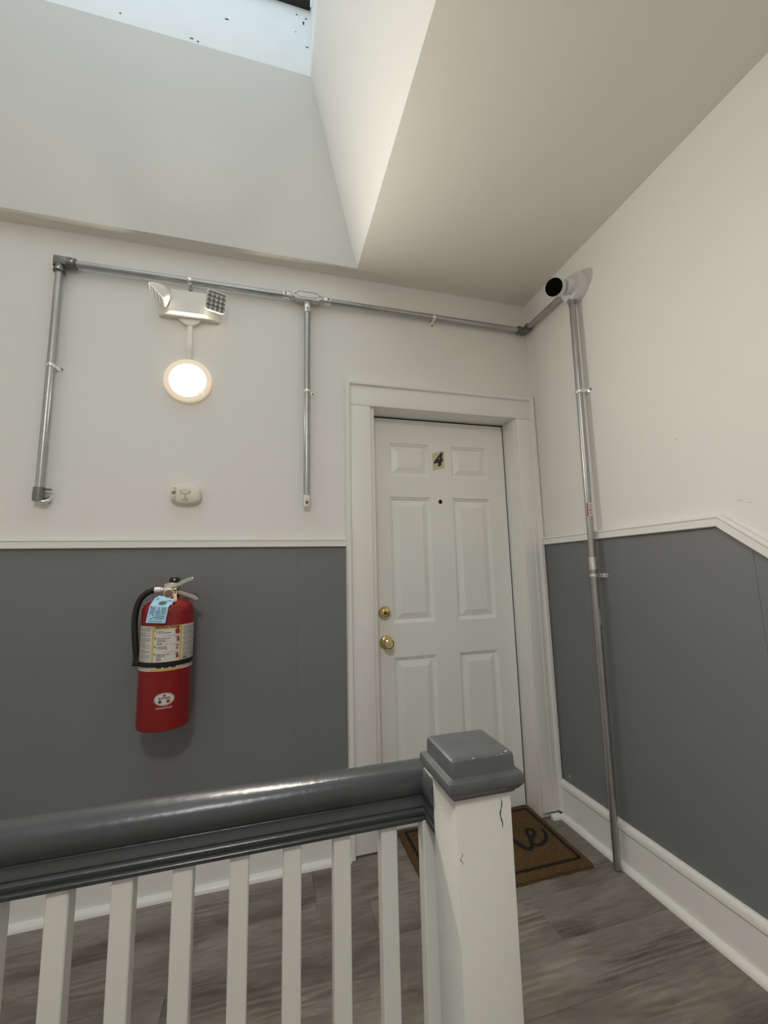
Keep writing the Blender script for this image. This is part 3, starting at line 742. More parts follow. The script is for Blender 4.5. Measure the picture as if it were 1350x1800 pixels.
def head(center, n, upv, rollv, joint):
    n = Vector(n).normalized(); u = Vector(upv); u = (u - n * u.dot(n)).normalized(); r = u.cross(n).normalized()
    ca, sa = math.cos(rollv), math.sin(rollv); u, r = u * ca + r * sa, r * ca - u * sa
    c = Vector(center)
    def P(a, d, e): return c + r * a + u * d + n * e
    def rr(h, rad, e, m=5):
        out = []
        for sx, sy, a0 in ((1, 1, 0), (-1, 1, PI / 2), (-1, -1, PI), (1, -1, 1.5 * PI)):
            for k in range(m + 1):
                a = a0 + PI / 2 * k / m; out.append(P(sx * (h - rad) + rad * math.cos(a), sy * (h - rad) * 1.06 + rad * math.sin(a), e))
        return out
    b = NB(); loops = [(.010, .009, -.050), (.022, .018, -.046), (.031, .024, -.038), (.038, .024, -.026), (.0428, .018, -.012), (.0445, .013, -.002), (.0445, .012, .002), (.0425, .011, .0035), (.0395, .009, .003), (.0390, .009, -.004)]
    rings = [[b.verts.new(p) for p in rr(*l)] for l in loops]; k_ = len(rings[0])
    for A_, B_ in zip(rings, rings[1:]):
        for k in range(k_): b.faces.new((A_[k], A_[(k + 1) % k_], B_[(k + 1) % k_], B_[k]))
    b.faces.new(rings[0][::-1]); b.faces.new(rings[-1])
    hd = obj('lamp_head', b, M['plastic'], em, angle=40)
    b = NB(); nx_, ny_ = 4, 4; w = .0385 * 2 / nx_
    for i in range(nx_):
        for j in range(ny_):
            cx_, cy_ = (-.0385 + w * (i + .5)), (-.0385 + w * (j + .5)) * 1.06
            o_ = [b.verts.new(P(cx_ + sx * w * .49, cy_ + sy * w * .52, .0022)) for sx, sy in ((-1, -1), (1, -1), (1, 1), (-1, 1))]
            i_ = [b.verts.new(P(cx_ + sx * w * .20, cy_ + sy * w * .20, -.0035)) for sx, sy in ((-1, -1), (1, -1), (1, 1), (-1, 1))]
            for k in range(4): b.faces.new((o_[k], o_[(k + 1) % 4], i_[(k + 1) % 4], i_[k]))
            b.faces.new(i_)
    obj('reflector', b, M['chrome'], hd, angle=10)
    b = NB()
    for j in range(ny_):
        cy_ = (-.0385 + w * (j + .5)) * 1.06
        for i in range(nx_):
            cx_ = -.0385 + w * (i + .5)
            lathe(b, P(cx_, cy_, -.0033), n, [(.0032, 0), (.0026, .0016), (0, .002)], 8)
    for j in range(ny_ + 1):
        cy_ = (-.0385 + w * j) * 1.06
        q = [P(-.0385, cy_ - .0012, .0024), P(.0385, cy_ - .0012, .0024), P(.0385, cy_ + .0012, .0024), P(-.0385, cy_ + .0012, .0024)]
        put(b, q, [(0, 1, 2, 3)])
    tag(obj('diodes', b, M['dark'], hd), kind='stuff')
    b = NB(); tube(b, [P(0, 0, -.044), joint], .010, 14); obj('swivel', b, M['plastic'], hd)
head((-1.690, -.092, 2.463), (.22, -.93, -.20), (0, 0, 1), .08, (-1.714, -.036, 2.456))
head((-1.934, -.080, 2.463), (-.72, -.06, -.69), (0, 0, 1), .06, (-1.906, -.036, 2.462))

rw = root('cable_raceway', (-1.809, 0, 2.3), 'thin white cable raceway between emergency light and lamp', 'raceway')
b = NB(); box(b, -1.8205, -1.7975, -.016, -.0, 2.190, 2.412, .003); obj('cover', b, M['plastic'], rw)
b = NB(); box(b, -1.8225, -1.7955, -.004, -.0, 2.192, 2.410, .001); obj('backplate', b, M['plastic'], rw)

lamp = root('wall_lamp', (-1.807, 0, 2.104), 'round lit LED wall lamp with cream rim below the raceway', 'lamp')
lc = Vector((-1.807, 0, 2.104))
b = NB(); lathe(b, lc, (0, -1, 0), [(0, .0005), (.090, .0005), (.097, .004), (.1015, .012), (.1020, .020), (.0995, .0245), (.094, .0262), (.0775, .0258), (.0768, .0246), (.0765, .0215), (0, .0215)], 64); rim = obj('rim', b, M['ring_on'], lamp)
b = NB(); lathe(b, lc, (0, -1, 0), [(.0766, .0217), (.0764, .0244), (.060, .0250), (.035, .0252), (0, .0252)], 56); obj('diffuser', b, M['lens_on'], lamp)
b = NB(); lathe(b, lc + Vector((.0540, -.0250, -.0600)), (0, -1, 0), [(0, -.002), (.0125, -.001), (.0125, .003), (.0095, .0045), (.0065, .004), (.0055, .0055), (0, .006)], 20); obj('motion_sensor', b, M['ring_on'], lamp)

# added fill lamp over the stairs, behind the camera, to brighten the door wall
hl = root('fill_lamp', (-1.75, -2.60, H), 'added round fill lamp on the ceiling over the stairwell, out of view', 'lamp')
b = NB(); lathe(b, (-1.75, -2.60, H - .0005), (0, 0, -1), [(0, 0), (.215, 0), (.218, .01), (.212, .03), (.2, .034), (0, .034)], 48); obj('rim', b, M['plastic'], hl)
b = NB(); lathe(b, (-1.75, -2.60, H - .0350), (0, 0, -1), [(.198, 0), (.185, .012), (.12, .024), (0, .030)], 40); obj('diffuser', b, mat('lit_fill_diffuser', (.9, .9, .9), .4, emit=(1.0, .99, .95), estr=FILL_STRENGTH), hl)

# ================================================================= CO DETECTOR
det = root('gas_detector', (-1.795, 0, 1.579), 'cream barrel-shaped gas alarm on the wall under the lamp', 'alarm')
dc = (-1.795, 1.579)
def barrel(hw, hh, y, n=40, bow=.10):
    out = []
    for k in range(n):
        a = 2 * PI * k / n; c, s = math.cos(a), math.sin(a)
        x = math.copysign(abs(c) ** .42, c); z = math.copysign(abs(s) ** .42, s)
        out.append((dc[0] + hw * x * (1 - .05 * z * z), y, dc[1] + hh * z * (1 - .22 * x * x)))
    return out
b = NB(); loops = [(.059, .040, -.0005), (.0615, .0425, -.004), (.0632, .0438, -.012), (.0632, .0438, -.020), (.0612, .0418, -.028), (.056, .037, -.0325), (.05, .032, -.0345)]
rings = [[b.verts.new(p) for p in barrel(*l)] for l in loops]
for P, Q in zip(rings, rings[1:]):
    for k in range(40): b.faces.new((P[k], P[(k + 1) % 40], Q[(k + 1) % 40], Q[k]))
b.faces.new(rings[0][::-1]); b.faces.new(rings[-1])
dbody = obj('housing', b, M['cream'], det, angle=40)
b = NB(); lathe(b, (dc[0] - .001, -.0342, dc[1] + .010), (0, -1, 0), [(.0205, 0), (.0205, .0014), (.019, .0016), (.019, .0004)], 36, ref=(1, 0, 0), sy=.5); obj('button_groove', b, M['dark'], det)
b = NB(); lathe(b, (dc[0] - .001, -.0344, dc[1] + .010), (0, -1, 0), [(.0188, 0), (.0182, .0016), (0, .0024)], 36, ref=(1, 0, 0), sy=.5); obj('test_button', b, M['cream'], det)
for k, zz in enumerate((.026, .020, -.010, -.016, -.022, -.028)):
    b = NB(); box(b, dc[0] - .049 + .002 * (k % 2), dc[0] - .037, -.0347, -.0335, dc[1] + zz - .001, dc[1] + zz + .001); obj('vent_slot', b, M['greyink'], det)

b = NB()
box(b, dc[0] - .052, dc[0] - .046, -.0349, -.0335, dc[1] + .000, dc[1] + .010); box(b, dc[0] - .045, dc[0] - .037, -.0349, -.0335, dc[1] + .007, dc[1] + .012); box(b, dc[0] - .046, dc[0] - .038, -.0349, -.0335, dc[1] - .001, dc[1] + .003)
tag(obj('indicator_window', b, M['dark'], det), kind='stuff')
b = NB()
for zz, w_ in ((-.0045, .004), (-.0205, .011), (-.0250, .0155), (-.0300, .010)): box(b, dc[0] - w_, dc[0] + w_, -.0348, -.034, dc[1] + zz - .0011, dc[1] + zz + .0011)
lathe(b, (dc[0], -.0344, dc[1] - .0130), (0, -1, 0), [(.0045, 0), (0, .0004)], 8)
tag(obj('print', b, M['greyink'], det), kind='stuff')

# ================================================================= FIRE EXTINGUISHER
EX, EY, ER = -1.824, -.112, .0935
ex = root('fire_extinguisher', (EX, EY, .664), 'red fire extinguisher with instruction label hanging on the grey panel', 'fire extinguisher')
b = NB(); lathe(b, (EX, EY, 0), (0, 0, 1), [(0, .672), (.055, .672), (.075, .668), (.088, .665), (.0925, .668), (ER, .676), (ER, 1.094), (.0915, 1.106), (.085, 1.117), (.070, 1.129), (.050, 1.138), (.030, 1.143), (.024, 1.146), (.023, 1.156), (0, 1.156)], 64)
cyl = obj('cylinder', b, M['red'], ex)
A0 = math.radians(-79)      # label centre direction
def wc(u, z, r=ER, c=(EX, EY)):
    a = A0 + u / r; return (c[0] + r * math.cos(a), c[1] + r * math.sin(a), z)
def cpatch(bm, u0, u1, z0, z1, lift, n=None):
    n = n or max(1, int(abs(u1 - u0) / .006) + 1); r = ER + lift
    vs = []
    for k in range(n + 1):
        a = A0 + (u0 + (u1 - u0) * k / n) / ER; vs += [(EX + r * math.cos(a), EY + r * math.sin(a), z0), (EX + r * math.cos(a), EY + r * math.sin(a), z1)]
    put(bm, vs, [(2 * k, 2 * k + 2, 2 * k + 3, 2 * k + 1) for k in range(n)])
def ctext(bm, body, size, u, z, lift, align='CENTER', bold=0.0, sq=1.0):
    V, F = text_tris(body, size, bold=bold, align=align); r = ER + lift
    put_map(bm, V, F, lambda a, c: (EX + r * math.cos(A0 + (u + a * sq) / ER), EY + r * math.sin(A0 + (u + a * sq) / ER), z + c))
LZ0, LZ1 = .880, 1.043
b = NB(); cpatch(b, -.140, .140, LZ0, LZ1, .0004); lab = tag(obj('instruction_label', b, M['paper'], ex), 'white and gold printed operating label')
b = NB()
for s in (-1, 1): cpatch(b, s * .0455, s * .0525, LZ0 + .001, LZ1, .0007)
cpatch(b, -.0455, .0455, LZ1 - .0115, LZ1, .0007); cpatch(b, -.0455, .0455, LZ0 + .001, LZ0 + .009, .0007)
obj('label_border', b, M['gold'], lab)
b = NB()
ctext(b, 'INSTRUCTIONS', .0105, 0, LZ1 - .0058, .001, bold=.0004, sq=1.12)
steps = [(1.026, '1', ('PULL PIN', 'HOLD UNIT UPRIGHT')), (1.000, '2', ('AIM AT BASE OF FIRE', 'STAND BACK', 'AND CLEAR')), (.969, '3', ('SQUEEZE LEVER', 'TO DISCHARGE')), (.942, '4', ('SWEEP SIDE TO SIDE', 'ACROSS BASE', 'OF FIRE'))]
for z, d, ls in steps:
    ctext(b, d, .0085, -.0405, z - .001, .0012, bold=.0006)
    for i, l in enumerate(ls): ctext(b, l, .0049, -.034, z - .003 - .0056 * i, .001, align='LEFT', bold=.0001)
for k in range(3): cpatch(b, -.032 + .024 * k, -.014 + .024 * k, LZ0 + .010, LZ0 + .016, .001)
for z in (1.0055, .9755, .9465): cpatch(b, -.012, .044, z, z + .0006, .001)
tag(obj('label_text', b, M['ink'], lab), kind='stuff')
b = NB()
for s in (-1, 1):
    u0, u1 = (-.134, -.058) if s < 0 else (.058, .134)
    z = LZ1 - .006; k = 0
    while z > LZ0 + .006:
        k += 1
        if k % 6 == 0: z -= .0022
        w_ = (u1 - u0) * random.choice((1, 1, .98, .95, .7))
        cpatch(b, u0, u0 + w_, z - .0013, z, .0007, n=10); z -= .0030
cpatch(b, .060, .078, .916, .924, .0009); cpatch(b, .112, .121, .920, .927, .0009)
tag(obj('label_fine_print', b, M['greyink'], lab), kind='stuff')
b = NB()
def icon(u, z, s):
    cpatch(b, u - .0045 * s, u + .0045 * s, z - .006 * s, z + .004 * s, .0011, 3); cpatch(b, u - .002 * s, u + .002 * s, z + .004 * s, z + .008 * s, .0011, 2)
icon(.036, 1.021, 1.6); icon(.0385, .990, 1.1); icon(.036, .959, .75); icon(.0375, .930, 1.1)
for z in (.9785, .921):
    for k in (0, 1):
        u = -.030 + .009 * k
        r = ER + .0011
        put(b, [wc(u - .0045, z - .004, r), wc(u - .002, z - .004, r), wc(u, z + .001, r), wc(u + .002, z - .004, r), wc(u + .0045, z - .004, r), wc(u, z + .005, r)], [(0, 1, 2, 5), (2, 3, 4, 5)])
tag(obj('pictogram', b, M['red_print'], lab), kind='stuff')
b = NB()
for z0_, z1_ in ((.985, 1.0005), (.958, .970), (.926, .941)):
    r = ER + .0012
    put(b, [wc(-.004, z0_ - .002, r), wc(-.004, z0_ - .0008, r), wc(.034, z1_ + .001, r), wc(.042, z1_ + .001, r), wc(.042, z1_ - .003, r), wc(.034, z1_ - .002, r)], [(0, 5, 2, 1), (5, 4, 3, 2)])
r = ER + .0012
put(b, [wc(.030, 1.030, r), wc(.044, 1.037, r), wc(.044, 1.035, r), wc(.030, 1.028, r)], [(0, 1, 2, 3)]); put(b, [wc(.029, 1.016, r), wc(.0275, 1.016, r), wc(.0275, 1.030, r), wc(.029, 1.030, r)], [(0, 1, 2, 3)])
tag(obj('pictogram_lines', b, M['ink'], lab), kind='stuff')
# maker's emblem
b = NB(); vs = [wc(0, .7795, ER + .0005)]; n = 36
for k in range(n): a = 2 * PI * k / n; vs.append(wc(.0345 * math.cos(a), .7795 + .0225 * math.sin(a), ER + .0005))
b.free(); b = NB(); vs = []
for k in range(n + 1):
    u = -.0345 * math.cos(PI * k / n); h_ = .0225 * math.sqrt(max(0, 1 - (u / .0345) ** 2)) + 1e-5; vs += [wc(u, .7795 - h_, ER + .0005), wc(u, .7795 + h_, ER + .0005)]
put(b, vs, [(2 * k, 2 * k + 2, 2 * k + 3, 2 * k + 1) for k in range(n)]); emb = obj('emblem', b, M['paper'], ex)
b = NB()
r = ER + .0009
def cring(bm, u0, z0, a1, b1, a2, b2, lift, n=36):
    rr_ = ER + lift; vs = []
    for k in range(n):
        a = 2 * PI * k / n; vs += [wc(u0 + a1 * math.cos(a), z0 + b1 * math.sin(a), rr_), wc(u0 + a2 * math.cos(a), z0 + b2 * math.sin(a), rr_)]
    put(bm, vs, [(2 * k, 2 * ((k + 1) % n), 2 * ((k + 1) % n) + 1, 2 * k + 1) for k in range(n)])
cring(b, 0, .7795, .0325, .0207, .0312, .0196, .0008)
put(b, [wc(-.0055, .7885, r), wc(.0055, .7885, r), wc(.004, .793, r), wc(.0005, .7985, r), wc(-.004, .793, r)], [(0, 1, 2, 3, 4)])
put(b, [wc(.006, .7665, r), wc(.020, .7665, r), wc(.0185, .7715, r), wc(.020, .7765, r), wc(.006, .7765, r), wc(.0085, .7715, r)], [(0, 1, 2, 3, 4, 5)])
tag(obj('emblem_red', b, M['red_print'], emb), kind='stuff')
b = NB(); ctext(b, 'BADGER', .0088, 0, .7832, .0009, bold=.0003, sq=1.15)
put(b, [wc(-.021, .7665, r), wc(-.007, .7665, r), wc(-.0105, .7715, r), wc(-.007, .7765, r), wc(-.021, .7765, r), wc(-.0175, .7715, r)], [(0, 1, 2, 3, 4, 5)])
tag(obj('emblem_text', b, M['ink'], emb), kind='stuff')
b = NB(); ctext(b, 'ADVANTAGE', .0086, 0, .7490, .0006, bold=.00025, sq=1.05); tag(obj('lettering', b, mat('pink_white_print', (.70, .52, .48), .5), emb), kind='stuff')
# strap holding the hose
b = NB(); n = 48; rings = []
for k in range(n + 1):
    a = 2 * PI * k / n
    rings.append([b.verts.new((EX + rr_ * math.cos(a), EY + rr_ * math.sin(a), z)) for rr_, z in ((ER + .0008, .894), (ER + .003, .895), (ER + .003, .911), (ER + .0008, .912))])
for P, Q in zip(rings, rings[1:]):
    for k in range(4): b.faces.new((P[k], P[(k + 1) % 4], Q[(k + 1) % 4], Q[k]))
bmesh.ops.remove_doubles(b, verts=b.verts, dist=1e-6)
box(b, EX - ER - .018, EX - ER + .006, EY - .034, EY - .006, .893, .913, .004)
obj('hose_strap', b, M['black'], ex)
# valve
b = NB()
lathe(b, (EX, EY, 0), (0, 0, 1), [(0, 1.154), (.021, 1.154), (.021, 1.162), (.0165, 1.164), (.0165, 1.188), (.012, 1.191), (0, 1.191)], 24)
tube(b, [(EX, EY - .008, 1.172), (EX + .005, EY - .036, 1.163)], .010, 16)
tube(b, [(EX - .004, EY - .008, 1.174), (EX - .020, EY - .016, 1.174)], .0105, 16)
vl = obj('valve', b, M['nickel'], ex)
gc = Vector((EX + .0065, EY - .046, 1.1595)); gax = Vector((.16, -.97, .05)).normalized()
b = NB(); lathe(b, gc, gax, [(0, -.012), (.0155, -.011), (.0175, -.008), (.0175, .001), (.0165, .0022), (.0152, .0015), (0, .0015)], 28); gg = obj('gauge', b, M['nickel'], ex)
b = NB(); lathe(b, gc + gax * .0016, gax, [(.0150, 0), (.010, .0008), (0, .001)], 24); obj('dial', b, M['gauge'], gg)
# operating lever and carry handle
def bar(pts, widths, thick, nrm=(0, 0, 1)):
    b = NB(); rings = []
    P = curve_pts(pts, 6); n_ = len(P)
    for i, p in enumerate(P):
        t = (P[min(i + 1, n_ - 1)] - P[max(i - 1, 0)]).normalized(); s = Vector((0, 1, 0)); u_ = t.cross(s).normalized()
        f = i / (n_ - 1); w_ = widths[0] + (widths[1] - widths[0]) * f
        if i in (0, n_ - 1): w_ *= .6
        tk = thick * (1.0 if 0 < i < n_ - 1 else .5)
        q = [(-w_, -tk), (-w_ * .6, tk * .6), (0, tk), (w_ * .6, tk * .6), (w_, -tk), (w_ * .7, -tk), (0, -tk * .1), (-w_ * .7, -tk)]
        rings.append([b.verts.new(p + s * a + u_ * c * -1) for a, c in q])
    for A_, B_ in zip(rings, rings[1:]):
        for k in range(8): b.faces.new((A_[k], A_[(k + 1) % 8], B_[(k + 1) % 8], B_[k]))
    b.faces.new(rings[0][::-1]); b.faces.new(rings[-1]); return b
hy = EY - .010
obj('lever', bar([(-1.837, hy, 1.186), (-1.826, hy, 1.193), (-1.795, hy, 1.192), (-1.768, hy, 1.205), (-1.748, hy, 1.213), (-1.737, hy, 1.213)], (.012, .011), .0082), M['nickel'], ex, angle=40)
obj('carry_handle', bar([(-1.822, hy, 1.160), (-1.790, hy, 1.162), (-1.765, hy, 1.153), (-1.738, hy, 1.143), (-1.719, hy, 1.130)], (.012, .011), .0072), M['nickel'], ex, angle=40)
b = NB(); tube(b, curve_pts([(-1.815, hy - .014, 1.180), (-1.802, hy - .017, 1.176), (-1.790, hy - .012, 1.181), (-1.785, hy + .002, 1.172), (-1.795, hy - .013, 1.166), (-1.812, hy - .03, 1.155)], 5), .0016, 8)
tube(b, [(-1.812, hy - .018, 1.178), (-1.812, hy + .016, 1.178)], .0022, 10); obj('safety_pin', b, mat('pale_brass', (.75, .62, .38), .3, .9), ex)
b = NB(); lathe(b, (-1.842, EY - .0165, 1.1742), (-1, 0, 0), [(0, 0), (.0085, 0), (.0085, .008), (.0105, .009), (.0125, .010), (.0125, .031), (.0115, .032), (0, .032)], 22); hc = obj('hose_coupling', b, M['nickel'], ex)
b = NB(); tube(b, curve_pts([(-1.868, EY - .0165, 1.1742), (-1.886, EY - .0165, 1.1715), (-1.906, EY - .0165, 1.160), (-1.924, EY - .0165, 1.138), (-1.935, EY - .0165, 1.101), (-1.9375, EY - .018, 1.062), (-1.9345, EY - .019, 1.010), (-1.929, EY - .02, .960), (-1.924, EY - .020, .925), (-1.920, EY - .02, .897)], 6),
                      [.0112] * 49 + [.0125] * 3 + [.013] * 3, 16)
obj('hose', b, M['rubber'], ex)

# wall bracket
br = root('wall_bracket', (-1.827, 0, 1.19), 'black hook bracket screwed behind the extinguisher valve', 'bracket')
b = NB(); pts = [(-1.8465, -.0052, 1.05), (-1.8065, -.0052, 1.05), (-1.8065, -.0052, 1.2175), (-1.811, -.0052, 1.222), (-1.842, -.0052, 1.222), (-1.8465, -.0052, 1.2175)]
prism(b, pts, (0, -.003, 0)); box(b, -1.8415, -1.8115, EY + .014, -.006, 1.166, 1.172, .001); bp = obj('plate', b, M['black'], br)
b = NB(); lathe(b, (-1.8275, -.0082, 1.2125), (0, -1, 0), [(.0045, 0), (.0042, .0014), (.0025, .002), (0, .002)], 12); obj('screw', b, M['bright_steel'], br)

# inspection tag
tg = root('inspection_tag', (-1.835, -.19, 1.10), 'folded pale blue inspection tag hanging from the extinguisher valve', 'tag')
T0 = [(-1.8560, -.190, 1.1500), (-1.7855, -.190, 1.1430)]
FO = [(-1.8690, -.212, 1.1195), (-1.8045, -.212, 1.1130)]
BO = [(-1.8765, -.2265, 1.0600), (-1.8105, -.2265, 1.0545)]
def tagpt(u, v):
    """u 0..1 across, v 0 top .. 1 bottom (fold at .38)."""
    A_, B_, t = (T0, FO, v / .38) if v < .38 else (FO, BO, (v - .38) / .62)
    p = Vector(A_[0]).lerp(Vector(A_[1]), u).lerp(Vector(B_[0]).lerp(Vector(B_[1]), u), t); return p
b = NB()
front = [tagpt(.13, -.08), tagpt(.88, -.06)]
L1 = [tagpt(.13, -.07), tagpt(.34, -.07), tagpt(.66, .04), tagpt(.95, .06)]
def sheet(bm, pts, faces, th):
    nrm = Vector((.1, -.85, .35)).normalized()
    n_ = len(pts); put(bm, [Vector(p) for p in pts] + [Vector(p) - nrm * th for p in pts], faces + [tuple(i + n_ for i in f[::-1]) for f in faces])
    bmesh.ops.remove_doubles(bm, verts=bm.verts, dist=1e-7)
pts = [tagpt(.0, .05), tagpt(.12, -.07), tagpt(.36, -.06), tagpt(.66, .02), tagpt(1, .03), tagpt(0, .38), tagpt(.36, .38), tagpt(.66, .38), tagpt(1, .38), tagpt(0, 1), tagpt(.36, 1), tagpt(.66, 1), tagpt(1, 1)]
sheet(b, pts, [(0, 1, 2, 6, 5), (2, 3, 7, 6), (3, 4, 8, 7), (5, 6, 10, 9), (6, 7, 11, 10), (7, 8, 12, 11)], .0005)
card = obj('card', b, M['blue'], tg, angle=10)
tn1 = Vector((.1, -.85, .5)).normalized() * .0007; tn2 = Vector((.08, -.97, .28)).normalized() * .0008
def tq(bm, u0, u1, v0, v1):
    nn = tn1 if v1 <= .38 else tn2
    put(bm, [tagpt(u0, v0) + nn, tagpt(u1, v0) + nn, tagpt(u1, v1) + nn, tagpt(u0, v1) + nn], [(0, 1, 2, 3)])
b = NB()
for k in range(3): tq(b, .10, .24, .03 + .035 * k, .045 + .035 * k)
for k in range(2): tq(b, .64, .92, .10 + .035 * k, .115 + .035 * k)
for k in range(9): tq(b, .08, .30 + .04 * (k % 2), .42 + .030 * k, .434 + .030 * k)
for k in range(9): tq(b, .66, .94 - .03 * (k % 3), .41 + .030 * k, .424 + .030 * k)
for k in range(6): tq(b, .40, .92 - .05 * (k % 2), .715 + .028 * k, .727 + .028 * k)
tq(b, .12, .84, .925, .955)
put(b, [tagpt(u, v) + tn2 for u, v in ((.40, .52), (.60, .52), (.60, .68), (.40, .68), (.44, .55), (.56, .55), (.56, .65), (.44, .65))], [(0, 1, 5, 4), (1, 2, 6, 5), (2, 3, 7, 6), (3, 0, 4, 7)])
tag(obj('tag_print', b, M['blueink'], card), kind='stuff')
b = NB(); n = 24
put(b, [tagpt(.55, .235) + tn1 * 1.4] + [tagpt(.55 + .20 * math.cos(2 * PI * k / n), .235 + .085 * math.sin(2 * PI * k / n)) + tn1 * 1.4 for k in range(n)], [(0, 1 + k, 1 + (k + 1) % n) for k in range(n)])
obj('tag_seal', b, M['greenink'], card)
for cu_, cv_ in ((.10, .40), (.28, .72), (.35, .80), (.22, .85), (.50, .605), (.52, .45)):
    b = NB(); put(b, [tagpt(cu_, cv_) + tn2 * 1.5] + [tagpt(cu_ + .035 * math.cos(2 * PI * k / 8), cv_ + .022 * math.sin(2 * PI * k / 8)) + tn2 * 1.5 for k in range(8)], [(0, 1 + k, 1 + (k + 1) % 8) for k in range(8)]); obj('punch_mark', b, M['ink'], card)
b = NB(); prism(b, [(-1.799, -.171, 1.160), (-1.786, -.171, 1.162), (-1.781, -.188, 1.133), (-1.792, -.190, 1.129)], (0, .0006, 0))
tube(b, curve_pts([(-1.790, -.174, 1.152), (-1.787, -.168, 1.166), (-1.791, -.163, 1.180), (-1.799, -.162, 1.185)], 5), .0010, 6); obj('tie', b, mat('manila', (.62, .48, .24), .6), tg)

# ================================================================= DOORMAT
mt = root('doormat', (-.485, -.13, 0), 'brown coir doormat with black border and script in front of the door', 'doormat')
mx0, mx1, my0, my1, mz = -.838, -.136, -.368, .092, .014
random.seed(3)
b = NB(); n = 46; m_ = 30
def edge_j(): return random.uniform(-.0022, .0022)
loop = []
for k in range(n): loop.append((mx0 + (mx1 - mx0) * k / n, my0 + edge_j()))
for k in range(m_): loop.append((mx1 + edge_j(), my0 + (my1 - my0) * k / m_))
for k in range(n): loop.append((mx1 - (mx1 - mx0) * k / n, my1 + edge_j()))
for k in range(m_): loop.append((mx0 + edge_j(), my1 - (my1 - my0) * k / m_))
# the sides near the jambs are cut in by the opening
r1 = [b.verts.new((x, y, .0005)) for x, y in loop]; r2 = [b.verts.new((x, y, mz)) for x, y in loop]
b.faces.new(r1[::-1]); b.faces.new(r2)
for k in range(len(loop)): b.faces.new((r1[k], r1[(k + 1) % len(loop)], r2[(k + 1) % len(loop)], r2[k]))
pad = obj('pad', b, M['coir'], mt)
# pile: short coir bristles
import numpy as np
rng = np.random.default_rng(5)
N = 26000
px = rng.uniform(mx0 + .001, mx1 - .001, N); py = rng.uniform(my0 + .001, my1 - .001, N)
da = rng.uniform(0, 2 * PI, N); ln = rng.uniform(.002, .007, N); wd = .0006
dx, dy = np.cos(da), np.sin(da); zt = mz + rng.uniform(.0006, .0024, N)
v = np.empty((N, 3, 3))
v[:, 0] = np.stack([px - dy * wd, py + dx * wd, np.full(N, mz - .0004)], 1)
v[:, 1] = np.stack([px + dy * wd, py - dx * wd, np.full(N, mz - .0004)], 1)
v[:, 2] = np.stack([px + dx * ln, py + dy * ln, zt], 1)
v -= np.array([-.485, -.13, 0])
me = bpy.data.meshes.new('pile'); me.from_pydata(v.reshape(-1, 3).tolist(), [], np.arange(3 * N).reshape(-1, 3).tolist()); me.materials.append(M['coir'])
pile = bpy.data.objects.new('pile', me); COL.objects.link(pile); pile.parent = mt; pile['kind'] = 'stuff'
# border and script (dyed fibres, slightly proud)
b = NB(); bw_ = .013
ix0, ix1, iy0, iy1 = -.806, -.162, -.318, .068
zt_ = mz + .0021
def jit_strip(p, q, w_):
    n_ = 40; p = Vector(p); q = Vector(q); t = (q - p).normalized(); s = Vector((-t.y, t.x)); vs = []
    for k in range(n_ + 1):
        c = p.lerp(q, k / n_); vs += [(c.x + s.x * (w_ / 2 + random.uniform(-.0012, .0012)), c.y + s.y * (w_ / 2 + random.uniform(-.0012, .0012)), zt_), (c.x - s.x * (w_ / 2 + random.uniform(-.0012, .0012)), c.y - s.y * (w_ / 2 + random.uniform(-.0012, .0012)), zt_)]
    put(b, vs, [(2 * k, 2 * k + 2, 2 * k + 3, 2 * k + 1) for k in range(n_)])
for p, q in (((ix0, iy0), (ix1, iy0)), ((ix1, iy0), (ix1, iy1)), ((ix1, iy1), (ix0, iy1)), ((ix0, iy1), (ix0, iy0))): jit_strip(p, q, bw_)
obj('border', b, M['coir_black'], mt)
b = NB()
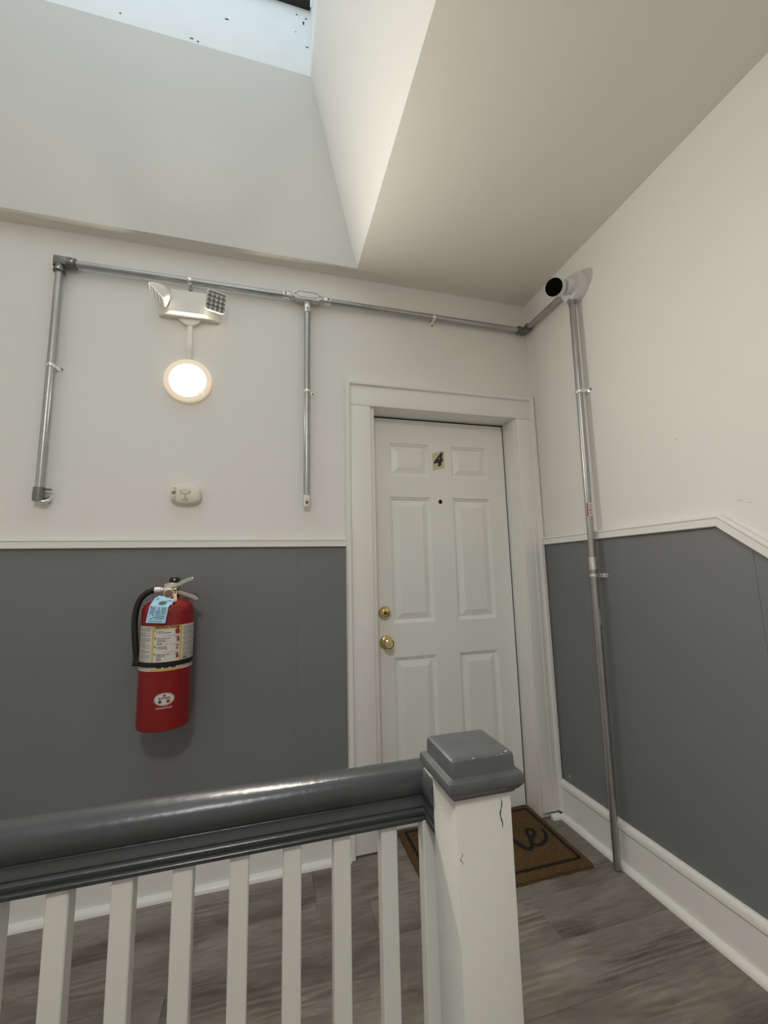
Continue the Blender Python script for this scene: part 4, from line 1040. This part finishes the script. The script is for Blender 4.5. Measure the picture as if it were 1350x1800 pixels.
def stroke(ctrl, ws):
    P = curve_pts([(x, y, 0) for x, y in ctrl], 10); n_ = len(P); vs = []
    for i, p in enumerate(P):
        t = (P[min(i + 1, n_ - 1)] - P[max(i - 1, 0)]).normalized(); s = Vector((-t.y, t.x, 0))
        f = i / (n_ - 1) * (len(ws) - 1); k = min(int(f), len(ws) - 2); w_ = .003 + ws[k] + (ws[k + 1] - ws[k]) * (f - k)
        a1, a2 = w_ / 2 + random.uniform(-.0010, .0010), w_ / 2 + random.uniform(-.0010, .0010)
        vs += [(p.x + s.x * a1, p.y + s.y * a1, zt_ + .0002 + i * 2e-6), (p.x - s.x * a2, p.y - s.y * a2, zt_ + .0002 + i * 2e-6)]
    put(b, vs, [(2 * k, 2 * k + 2, 2 * k + 3, 2 * k + 1) for k in range(n_ - 1)])
# script: h o m e
stroke([(-.765, -.185), (-.725, -.11), (-.695, -.02), (-.705, .03), (-.722, -.01), (-.728, -.10), (-.730, -.195)], [.006, .006, .007, .010, .014, .016])
stroke([(-.728, -.165), (-.700, -.115), (-.676, -.115), (-.672, -.165), (-.655, -.195), (-.630, -.185)], [.008, .010, .014, .014, .008])
stroke([(-.590, -.110), (-.615, -.125), (-.622, -.165), (-.602, -.198), (-.575, -.180), (-.570, -.135), (-.590, -.110), (-.560, -.118), (-.535, -.110)], [.008, .013, .014, .010, .008, .007])
stroke([(-.535, -.110), (-.522, -.125), (-.522, -.195)], [.010, .014, .016]); stroke([(-.520, -.165), (-.497, -.112), (-.474, -.115), (-.468, -.150), (-.466, -.195)], [.008, .010, .015, .016])
stroke([(-.466, -.165), (-.440, -.110), (-.410, -.100), (-.385, -.108), (-.368, -.135)], [.008, .010, .014, .016])
stroke([(-.372, -.100), (-.360, -.140), (-.348, -.182), (-.336, -.207), (-.318, -.203), (-.305, -.188), (-.285, -.146), (-.271, -.098), (-.252, -.084), (-.236, -.095), (-.246, -.124), (-.283, -.154), (-.295, -.181), (-.273, -.197), (-.232, -.181), (-.201, -.144), (-.191, -.103)], [.018, .019, .018, .013, .011, .013, .014, .015, .013, .011])
obj('script', b, M['coir_black'], mt)
